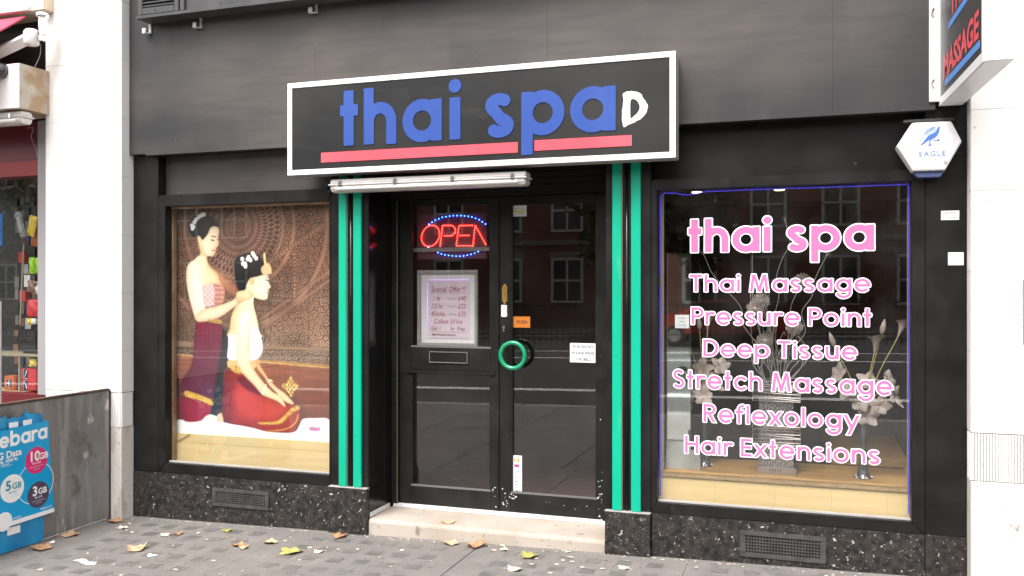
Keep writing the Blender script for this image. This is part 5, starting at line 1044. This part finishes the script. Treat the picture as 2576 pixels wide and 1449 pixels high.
for k in (-1, 1): part('socket', MB().lathe([(.007, 0), (.007, .002)], (-6.157-.075*k*math.sin(a_), .1075, 2.12+.075*k*math.cos(a_)), 12, 'y'), 'good_black', ps)
good('snack_pouch', pouch(-6.065, .15, 1.785, .062, .135), 'good_green', 'left one of two lime green pouches in the gift shop window', 'pouch', 'lime green pouches'); good('snack_pouch', pouch(-5.995, .15, 1.785, .07, .13), 'good_green', 'right one of two lime green pouches in the gift shop window', 'pouch', 'lime green pouches')
for i in range(3): good('snack_pouch', pouch(-6.07+i*.035, .15+i*.012, 1.612-i*.01, .09, .10, .02, -.15), 'good_brown' if i != 1 else 'good_white', ['left brown', 'middle pale', 'right brown'][i]+' pouch below the lime green pouches', 'pouch', 'pouches below the green ones')
good('snack_pouch', pouch(-6.045, .15, 1.435, .13, .14), 'good_red', 'bright red pouch halfway down the gift shop window', 'pouch')
for i in range(3): good('snack_pouch', pouch(-6.09+i*.045, .15, 1.325, .05, .05), ['good_yellow', 'good_white', 'good_brown'][i], ['small yellow', 'small white', 'small brown'][i]+' packet below the bright red pouch', 'packet', 'packets below the red pouch')
cbg = thing('camera_bag', 'dark grey bag on the shelf of the gift shop window', 'bag', (-6.1, .2, 1.06)); part('bag', B(-6.19, -6.0, .14, .26, 1.062, 1.26), 'good_black', cbg, bevel=.02); part('flap', B(-6.18, -6.01, .13, .1395, 1.16, 1.25), 'good_black', cbg, bevel=.004)
sh = thing('window_shelf', 'upper thin wooden shelf in the gift shop window', 'shelf', (-6.3, .2, 1.04)); part('board', B(-7.2, -5.62, .11, .35, 1.042, 1.058), 'shelf_wood', sh); part('upright', MB().tube([(-6.16, .12, 1.3), (-6.12, .12, 1.96)], .007, 8), 'shelf_wood', sh); part('upright', B(-6.178, -6.165, .12, .14, .645, 1.0415), 'shelf_wood', sh)
s2 = thing('window_shelf', 'lower thin wooden shelf under the flag bag', 'shelf', (-6.3, .2, .73)); part('board', B(-7.2, -6.1, .11, .35, .735, .75), 'shelf_wood', s2)
fb = thing('flag_bag', 'red bag printed with a union flag in the gift shop window', 'bag', (-6.15, .2, .751)); part('bag', B(-6.235, -6.03, .16, .24, .7515, .935), 'good_red', fb, bevel=.008); part('flag_field', B(-6.225, -6.12, .1575, .1597, .760, .928), 'good_navy', fb)
part('flag_cross', MB().box(-6.184, -6.161, .1560, .1574, .762, .926).box(-6.223, -6.1845, .1560, .1574, .834, .856).box(-6.1605, -6.122, .1560, .1574, .834, .856), 'good_white', fb); part('flag_red', MB().box(-6.179, -6.166, .1545, .1559, .764, .924).box(-6.221, -6.1795, .1545, .1559, .839, .851).box(-6.1655, -6.124, .1545, .1559, .839, .851), 'logo_red', fb)
for sx_ in (1, -1):
    for sz_ in (1, -1): part('flag_diagonal', MB().prism([(-6.1725+sx_*.014, .845+sz_*.016), (-6.1725+sx_*.020, .845+sz_*.014), (-6.1725+sx_*.05, .845+sz_*.078), (-6.1725+sx_*.043, .845+sz_*.08)], 'xz', .1562, .1573), 'good_white', fb)
ob_ = thing('tote_bag', 'orange bag with small flag beside the union flag bag', 'bag', (-6.3, .2, .751)); part('bag', B(-6.37, -6.25, .15, .23, .7515, .87), 'good_orange', ob_, bevel=.008); part('flag_field', B(-6.335, -6.285, .1478, .1497, .78, .84), 'good_navy', ob_); part('flag_cross', MB().box(-6.314, -6.306, .1465, .1477, .782, .838).box(-6.333, -6.3145, .1465, .1477, .806, .814), 'good_white', ob_)
good('snack_pouch', pouch(-6.055, .15, .985, .075, .07), 'good_yellow', 'small yellow packet above the union flag bag', 'packet')
jr = thing('jar', 'small jar with pale lid at the right end of the lower goods', 'jar', (-6.0, .2, .64)); part('body', MB().lathe([(.03, 0), (.032, .01), (.032, .09), (.02, .105)], (-5.99, .2, .6405), 16), 'good_brown', jr, smooth=True); part('lid', MB().lathe([(.024, .1055), (.024, .13)], (-5.99, .2, .6405), 16), 'good_white', jr)
bb = good('blue_board', B(-6.45, -6.372, .14, .15, 1.95, 2.22), 'good_blue', 'blue board at the far left of the gift shop window', 'board', smooth=False)
random.seed(31); hr = thing('souvenir_rack', 'dark back rack crowded with small carded souvenirs deep in the gift shop window', 'rack', (-6.2, .5, .65)); part('board', B(-7.4, -5.62, .52, .54, .65, 2.5), 'good_black', hr)
for i in range(16):
    for j in range(15):
        x = -6.62+i*.062+random.uniform(-.012, .012); z = .72+j*.118+random.uniform(-.015, .015)
        if random.random() < .18: continue
        h_ = random.uniform(.05, .10); part('souvenir_card', B(x-random.uniform(.018, .028), x+random.uniform(.018, .028), .495+random.uniform(0, .015), .519, z-h_/2, z+h_/2), random.choice(['good_black', 'good_black', 'good_navy', 'good_brown', 'good_black', 'card_dull', 'card_red', 'card_dull', 'good_black']), hr)
rk = thing('wire_rack', 'white wire card rack standing in front of the gift shop window', 'rack', (-6.05, -.35, .6))
for xx in (-5.97, -5.87): part('upright', MB().tube([(xx, -.32, .30), (xx, -.32, 1.50)], .006, 6), 'mullion_grey', rk)
for i in range(6): z = .62+i*.15; part('arm', MB().tube([(-5.97, -.32, z), (-5.84, -.36, z+.10)], .005, 6), 'mullion_grey', rk); part('arm_pocket', MB().tube([(-6.15, -.36, z+.02), (-5.87, -.36, z+.05)], .004, 6), 'mullion_grey', rk)
for k, (x, z, h_, cl) in enumerate(((-6.34, 1.86, .09, 'good_red'), (-6.30, 1.76, .08, 'good_grey'), (-6.28, 1.66, .10, 'good_white'), (-6.33, 1.53, .09, 'good_red'), (-6.25, 1.42, .10, 'good_red'), (-6.27, 1.30, .09, 'good_grey'), (-6.26, 1.16, .10, 'good_grey'))):
    good('boxed_gift', B(x-.035, x+.03, .3, .34, z-h_/2, z+h_/2), cl, ['topmost', 'second', 'third', 'fourth', 'fifth', 'sixth', 'lowest'][k]+' small boxed gift in the left column of the gift shop window', 'box', 'boxed gifts in the window', smooth=False)
# ---------------------------------------------------------------- grey side panel with the blue advert
GP = thing('stall_panel', 'weathered grey side panel of a street stall, below the left pier', 'panel', (-5.02, -.8, -.14))
part('panel', B(-5.040, -5.010, -2.2, -.135, gz(-5)+.012, .828), 'weathered_board', GP, bevel=.003); part('top_edge', B(-5.047, -5.003, -2.2, -.132, .8285, .843), 'rust_edge', GP, bevel=.003); part('end_post', B(-5.045, -5.005, -.1345, -.1215, gz(-5)+.005, .828), 'rust_edge', GP, bevel=.002)
PX_ = -5.002
AS = thing('plastic_sheet', 'crumpled blue plastic sheet hung on the grey stall panel behind the advert', 'sheet', (-5.0, -1.0, -.13))
def shf(a, t):
    y = -1.75+a*.945; z = -.125+t*.885; return (PX_+.004+.006*math.sin(a*19+t*7)*math.sin(t*13)+(.018*abs(math.sin(a*21+1)) if t > .92 else 0), y+(.008*math.sin(t*16)), z+(.010*math.sin(a*31)+.007*math.sin(a*67+1)+.006*math.sin(a*113) if t > .95 else 0))
part('sheet', MB().grid(shf, 70, 40), 'sheet_blue', AS, smooth=True, fix=False)
for y0 in (-1.09, -.98): part('tag', B(PX_+.020, PX_+.022, y0, y0+.07, .69, .725), 'ad_white', AS)
part('tag', B(PX_+.016, PX_+.018, -1.10, -1.0, -.015, .035), 'ad_white', AS)
AD = thing('advert_poster', 'bright blue mobile data advert with three price circles on the stall panel', 'poster', (-4.98, -1.1, .04)); AX = PX_+.024
part('sheet', MB().prism([(-1.60, .035), (-.732, .057), (-.782, .702), (-1.60, .655)], 'yz', AX, AX+.004), 'ad_blue', AD); part('bottom_rail', MB().prism([(-1.60, .035), (-.731, .058), (-.733, .085), (-1.60, .066)], 'yz', AX+.0042, AX+.0065), 'ad_white', AD)
F0 = AX+.0042
def disc(y, z, r, mt_, d=0.): part('price_circle', MB().lathe([(r, 0), (r, .0006)], (F0+d, y, z), 40, 'x'), mt_, AD)
part('loop', MB().add([(F0+.0002, -.886+q*math.cos(a), .290+q*.94*math.sin(a)) for a in np.linspace(0, 6.2832, 49) for q in (.146, .151)], [(i*2, i*2+1, i*2+3, i*2+2) for i in range(48)]), 'ad_white', AD, fix=False)
disc(-.880, .442, .090, 'ad_pink', .0008); disc(-1.072, .292, .092, 'ad_white', .0008); disc(-.864, .207, .088, 'ad_plum', .0008); disc(-1.135, .088, .062, 'ad_white', .0008)
def adt(t, size, y, z, mt_='ad_white', al='LEFT', bold=.02, rise=.02): part('lettering', bfont(t, size, lambda u, v, d: (F0+.0022+d, y+u, z+v+u*rise), bold=bold, align=al), mt_, AD, fix=False)
lay, W_ = text_layout('lebara', .27, .10)
for ch, u0 in lay: part('letter', letter_mb(ch, .27, 0, (lambda u, v, d, u0=u0: (F0+d, -1.198+(u0+u)*.0735, .566+v*.074+(u0+u)*.0025)), .001), 'ad_white', AD)
adt('4G Data', .062, -1.215, .494, bold=.03, rise=.05); adt('Chat, like, share,', .040, -1.30, .462, rise=.05); adt('browse and find...', .038, -1.345, .432, 'ad_pale', rise=.06)
adt('10', .092, -.944, .440, bold=.03); adt('GB', .060, -.862, .444, bold=.03); adt('for £10', .022, -.880, .418, al='CENTER'); adt('with international minutes', .011, -.880, .398, al='CENTER', bold=0); adt('and UK data', .011, -.880, .380, al='CENTER', bold=0)
adt('5', .088, -1.125, .285, 'ad_teal', bold=.03); adt('GB', .056, -1.075, .287, 'ad_teal'); adt('for £15', .019, -1.07, .262, 'ad_teal', 'CENTER'); adt('with international minutes', .010, -1.07, .24, 'ad_pale', 'CENTER', 0)
adt('3', .088, -.915, .205, bold=.03); adt('GB', .056, -.868, .209, bold=.03); adt('for £15', .020, -.864, .184, al='CENTER'); adt('with international minutes', .010, -.864, .164, al='CENTER', bold=0); adt('and UK data', .010, -.864, .148, al='CENTER', bold=0)
adt('lebara.co.uk', .019, -.756, .100, al='RIGHT'); adt('mobile', .024, -1.068, .086, bold=0)

for o_ in (AS, AD): o_.location += Vector((0, .048, -.010))
# ---------------------------------------------------------------- far side of the street (seen mirrored in the glass)
def opp_house(x0, x1, y, brick, label, n, ztop):
    H_ = thing('brick_house', label, 'house', ((x0+x1)/2, y, gz(x0)), 'brick houses across the street'); gz0 = gz((x0+x1)/2)
    part('wall', B(x0, x1, y-6, y, gz0-.3, ztop), brick, H_); part('parapet', B(x0, x1, y-.3, y+.12, ztop, ztop+.5), 'opp_stone', H_)
    for zz in (3.6, 6.9): part('string_course', B(x0, x1, y-.1, y+.09, zz, zz+.22), 'opp_stone', H_)
    w_ = (x1-x0)/n
    for i in range(n):
        cx_ = x0+w_*(i+.5)
        for z0, z1 in ((.9, 3.0), (4.2, 6.2), (7.4, 9.0)):
            hw = w_*.26; f = part('window', MB().box(cx_-hw, cx_+hw, y-.02, y+.05, z0, z0+.12).box(cx_-hw, cx_+hw, y-.02, y+.05, z1-.12, z1).box(cx_-hw, cx_-hw+.12, y-.02, y+.05, z0+.12, z1-.12).box(cx_+hw-.12, cx_+hw, y-.02, y+.05, z0+.12, z1-.12).box(cx_-.05, cx_+.05, y-.02, y+.05, z0+.12, z1-.12).box(cx_-hw+.12, cx_+hw-.12, y-.02, y+.04, (z0+z1)/2-.05, (z0+z1)/2+.05), 'opp_white', H_)
            part('pane', B(cx_-hw+.1, cx_+hw-.1, y-.01, y+.01, z0+.1, z1-.1), 'opp_pane', f); part('lintel', B(cx_-hw-.1, cx_+hw+.1, y-.01, y+.06, z1+.01, z1+.28), 'opp_stone', f)
opp_house(-46, -27.2, -34, 'brick_brown', 'brown brick house across the street, seen mirrored in the left window', 6, 11)
opp_house(-27, -9.2, -33.5, 'brick_red', 'red brick house across the street, seen mirrored in the doors', 6, 10.5)
opp_house(-9, 8.5, -34, 'brick_red', 'red brick house across the street, seen mirrored in the lettered window', 6, 11)
opp_house(8.7, 26, -34, 'brick_brown', 'brown brick house furthest right across the street', 5, 11)
RL = thing('railing', 'black iron railing along the far pavement', 'railing', (-12, -21, -.2))
for zz in (.35, 1.25): part('rail', sheet(-42, 16, -21.03, -20.97, zz, .05), 'iron', RL)
bars = MB()
for i in range(300): x = -42+i*.193; bars.box(x-.011, x+.011, -21.011, -20.989, gz(x)+.0, gz(x)+1.35)
part('bar', bars, 'iron', RL, kind='stuff')
random.seed(11)
def tree(x, y, label, h_, seed):
    rg = random.Random(seed); T = thing('plane_tree', label, 'tree', (x, y, gz(x)), 'street trees opposite'); z0 = gz(x)
    part('trunk', MB().tube([(x, y, z0-.05), (x+.05, y, z0+1.5), (x-.05, y+.1, z0+3.2), (x+.1, y, z0+h_*.75)], [.26, .2, .17, .07], 10), 'bark', T, smooth=True)
    cl = []
    for k in range(12):
        a = rg.uniform(0, 6.28); rr = rg.uniform(.8, 2.4); p = (x+rr*math.cos(a), y+rr*math.sin(a), z0+h_*rg.uniform(.45, .95)); cl.append(p); part('limb', MB().tube([(x, y, z0+h_*.38), ((x+p[0])/2, (y+p[1])/2, (z0+h_*.4+p[2])/2+.2), p], [.08, .05, .02], 6), 'bark', T)
    m = MB()
    for p in cl:
        for k in range(380):
            d = Vector((rg.gauss(0, 1), rg.gauss(0, 1), rg.gauss(0, .8))); d = d.normalized()*1.35*rg.random()**.4; c_ = Vector(p)+d; n_ = Vector((rg.gauss(0, 1), rg.gauss(0, 1), rg.gauss(0, 1))).normalized(); s = n_.orthogonal().normalized()*.15; t = n_.cross(s)
            m.add([c_-s, c_-t*.8, c_+s, c_+t*.8], [(0, 1, 2, 3)])
    part('crown', m, 'foliage', T, fix=False, kind='stuff')
tree(-19, -27, 'plane tree opposite, mirrored in the doors', 7, 1); tree(-6, -27.5, 'plane tree opposite, mirrored in the lettered window', 7.5, 2); tree(-33, -27, 'plane tree opposite, mirrored in the poster window', 7, 3); tree(6, -27, 'plane tree opposite, furthest right', 7, 4)
# red parked car
def car(x, y, label, mt_):
    C_ = thing('parked_car', label, 'car', (x, y, gz(x)-.12), None); z0 = gz(x)-.12
    prof = [(-2.1, .35), (-2.15, .65), (-2.0, .92), (-1.2, 1.0), (-.55, 1.42), (.75, 1.46), (1.45, 1.08), (2.05, .98), (2.15, .62), (2.1, .3)]
    part('body', MB().prism([(x+a, z0+b) for a, b in prof], 'xz', y-.85, y+.85), mt_, C_, bevel=.06)
    for s_ in (-1, 1): part('window', MB().prism([(x-1.02, z0+1.02), (x-.5, z0+1.36), (x+.7, z0+1.40), (x+1.25, z0+1.08)], 'xz', y+s_*.856-.004, y+s_*.856+.004), 'car_glass', C_)
    for wx in (-1.35, 1.35):
        for s_ in (-1, 1):
            w_ = part('wheel', MB().lathe([(.22, -.1), (.32, -.09), (.33, 0), (.32, .09), (.22, .1)], (x+wx, y+s_*.80, z0+.33), 24, 'y'), 'rubber', C_, smooth=True); part('rim', MB().lathe([(.2, -.105), (.2, .105)], (x+wx, y+s_*.80, z0+.33), 18, 'y'), 'chrome', w_)
    for s_ in (-.6, .6): part('headlight', B(x-2.16, x-2.05, y+s_-.15, y+s_+.15, z0+.66, z0+.8), 'white_plastic', C_, bevel=.02)
car(-2.7, -23.2, 'red car parked across the street, mirrored in the lettered window', 'car_red')
# ---------------------------------------------------------------- fallen leaves and litter
def leaf_mb(w_, curl, seed, lobes=5, aspect=.85):
    rg = random.Random(seed); n = 44; pts = []; ph = rg.uniform(0, 6)
    for i in range(n):
        a = 6.2832*i/n; r = .5*(.70+.30*abs(math.cos(a*lobes/2+ph))**1.5)*(1+rg.uniform(-.08, .08)); pts.append((r*math.cos(a)*w_, r*math.sin(a)*w_*aspect))
    ax = rg.uniform(0, 3.14); ca, sa = math.cos(ax), math.sin(ax); R = w_*(.9-.75*curl) if curl < 1 else w_*.15; R = max(R, w_*.2); p1, p2 = rg.uniform(0, 6), rg.uniform(0, 6)
    def place_(x, y):                     # roll the blade about a random axis, then crumple it
        u, v = x*ca+y*sa, -x*sa+y*ca; k = v*.5/w_; Rr = R*(1+k); t = max(-1.9, min(1.9, u/Rr))
        z = Rr*(1-math.cos(t))+w_*.05*curl*(math.sin(u/w_*11+p1)*math.cos(v/w_*9+p2))+.12*curl*v*v/w_; u2 = Rr*math.sin(t)
        return (u2*ca-v*sa, u2*sa+v*ca, z)
    vs = []; fs = []; rings = 6
    for q in range(rings+1):
        t = q/rings
        for x, y in pts: vs.append(place_(x*t, y*t))
    for q in range(rings):
        for i in range(n): fs.append((q*n+i, q*n+(i+1) % n, (q+1)*n+(i+1) % n, (q+1)*n+i))
    zmin = min(v[2] for v in vs); m = MB().add([(x, y, z-zmin+.001) for x, y, z in vs], fs)
    return m, (0, 0, -zmin+.001)
def leaf(x, y, w_, curl, mt_, label, seed, group, tilt_=0., rz=0., dz=0.):
    m, c0 = leaf_mb(w_, curl, seed); z = gz(x)+dz+.002
    L_ = thing('fallen_leaf', label, 'leaf', (x, y, z), group); cr_, sr = math.cos(rz), math.sin(rz)
    tf = lambda p: (x+p[0]*cr_-p[1]*sr, y+p[0]*sr+p[1]*cr_, z+p[2]+tilt_*(p[1]+w_*.4))
    m.v = [tf(p) for p in m.v]; part('blade', m, mt_, L_, smooth=True, fix=False)
    if w_ > .07: part('stalk', MB().tube([tf(c0), tf((w_*.35, 0, c0[2]*.6+.004)), tf((w_*.66, w_*.1, .003))], .0016, 5), mt_, L_)
GL = 'fallen leaves on the pavement'
for i, (x, y, w_, cu, mt_, lab) in enumerate((
    (-4.90, -.20, .15, .55, 'leaf_brown', 'brown curled leaf in the corner at the foot of the left pier'),
    (-4.21, -.75, .19, .60, 'leaf_tan', 'largest tan curled leaf on the left pavement, below the vent'),
    (-4.86, -.90, .20, .50, 'leaf_brown', 'brown leaf lying against the foot of the blue plastic sheet'),
    (-3.60, -.50, .12, .6, 'leaf_brown', 'brown leaf of the close pair below the poster window'),
    (-3.54, -.53, .10, .5, 'leaf_tan', 'tan leaf of the close pair below the poster window'),
    (-3.43, -.39, .12, .8, 'leaf_tan', 'upright curled tan leaf right of the close pair'),
    (-3.05, -.13, .15, .7, 'leaf_brown', 'rusty leaf against the foot of the left striped pilaster'),
    (-2.25, -.09, .15, .55, 'leaf_tan', 'tan leaf at the foot of the step, left of a larger brown one'),
    (-2.07, -.10, .21, .60, 'leaf_brown', 'large brown curled leaf at the foot of the step'),
    (-3.91, -.20, .10, .5, 'leaf_green', 'small olive green leaf close to the left vent'),
    (-3.17, -.54, .19, .32, 'leaf_green', 'yellow-green lobed leaf in front of the left striped pilaster'),
    (-1.66, -.23, .16, .45, 'leaf_green', 'pale green lobed leaf in front of the right half of the step'),
    (-1.665, -.50, .13, .4, 'leaf_pale', 'pale dry leaf nearest the bottom edge below the doors'),
    (-4.20, -.36, .10, .55, 'leaf_brown', 'small brown leaf beside the left end of the stallriser'),
    (-4.27, -.40, .11, .2, 'leaf_pale', 'flat pale leaf next to a small brown leaf near the left pier'),
    (-3.0, -.49, .085, .5, 'leaf_pale', 'small cream leaf right of the yellow-green lobed leaf'),
    (-4.93, -.58, .17, .12, 'leaf_tan', 'flat tan leaf along the foot of the grey panel'),
    (-4.70, -.33, .10, .3, 'leaf_pale', 'small pale leaf a step away from the left pier'),
    (-1.86, -.13, .08, .3, 'leaf_pale', 'small pale leaf between the large brown leaf and the green one'),
    (-1.05, -.30, .10, .15, 'leaf_pale', 'flat pale leaf in front of the right striped pilaster'))):
    leaf(x, y, w_*.84, cu*.85, mt_, lab, 20+i, GL, .05 if cu > .4 else 0, i*1.3)
leaf(-2.33, .06, .11, .03, 'leaf_tan', 'thin yellow leaf lying flat on the stone step', 60, GL, 0, .4, dz=.0985)
random.seed(21); frag = []
fm = MB()
for i in range(110):
    x = random.uniform(-4.8, .6); y = random.uniform(-1.3, -.04) if x < -1.5 else random.uniform(-.6, -.04); r = random.uniform(.004, .020)*(1 if random.random() < .8 else 1.6); n = 6; a0 = random.random()*6; z = gz(x)+.0035
    fm.add([(x+r*random.uniform(.5, 1.3)*math.cos(a0+k*1.047), y+r*.7*random.uniform(.5, 1.3)*math.sin(a0+k*1.047), z+random.uniform(0, .004)) for k in range(n)], [tuple(range(n))])
for i in range(150):                      # grit swept up against the plinth and the step
    x = random.uniform(-4.85, .75); y = -.05-abs(random.gauss(0, .03)); r = random.uniform(.003, .010); z = gz(x)+.003; a0 = random.random()*6
    fm.add([(x+r*random.uniform(.5, 1.3)*math.cos(a0+k*1.25), y+r*.7*random.uniform(.5, 1.3)*math.sin(a0+k*1.25), z+random.uniform(0, .004)) for k in range(5)], [tuple(range(5))])
me = to_mesh('leaf_crumbs', fm, (0, 0, 0), fix=False); me.materials.append(MATS['leaf_pale']); o = bpy.data.objects.new('leaf_crumbs', me); SC.collection.objects.link(o); o['kind'] = 'stuff'; o['label'] = 'pale leaf crumbs and bits of litter scattered over the pavement'; o['category'] = 'litter'
def scrap(x, y, w_, h_, label, seed, mt_='litter_white'):
    rg = random.Random(seed); m = MB().grid(lambda a, t: (x+(a-.5)*w_*(1-.3*t), y+(t-.5)*h_+.02*math.sin(a*5+seed), gz(x)+.004+.016*abs(math.sin(a*7+t*5+seed))*math.sin(3.14*a)*math.sin(3.14*t)), 10, 6); solo('paper_scrap', m, mt_, label, 'litter', group='white scraps on the pavement', smooth=True, fix=False)
scrap(-4.33, -1.06, .20, .05, 'white plastic scrap near the bottom left, below the grey panel', 1); scrap(-4.02, -.83, .075, .03, 'small white scrap right of the largest tan leaf', 2); scrap(-4.90, -.78, .03, .025, 'tiny crumpled white scrap beside the blue sheet', 4)
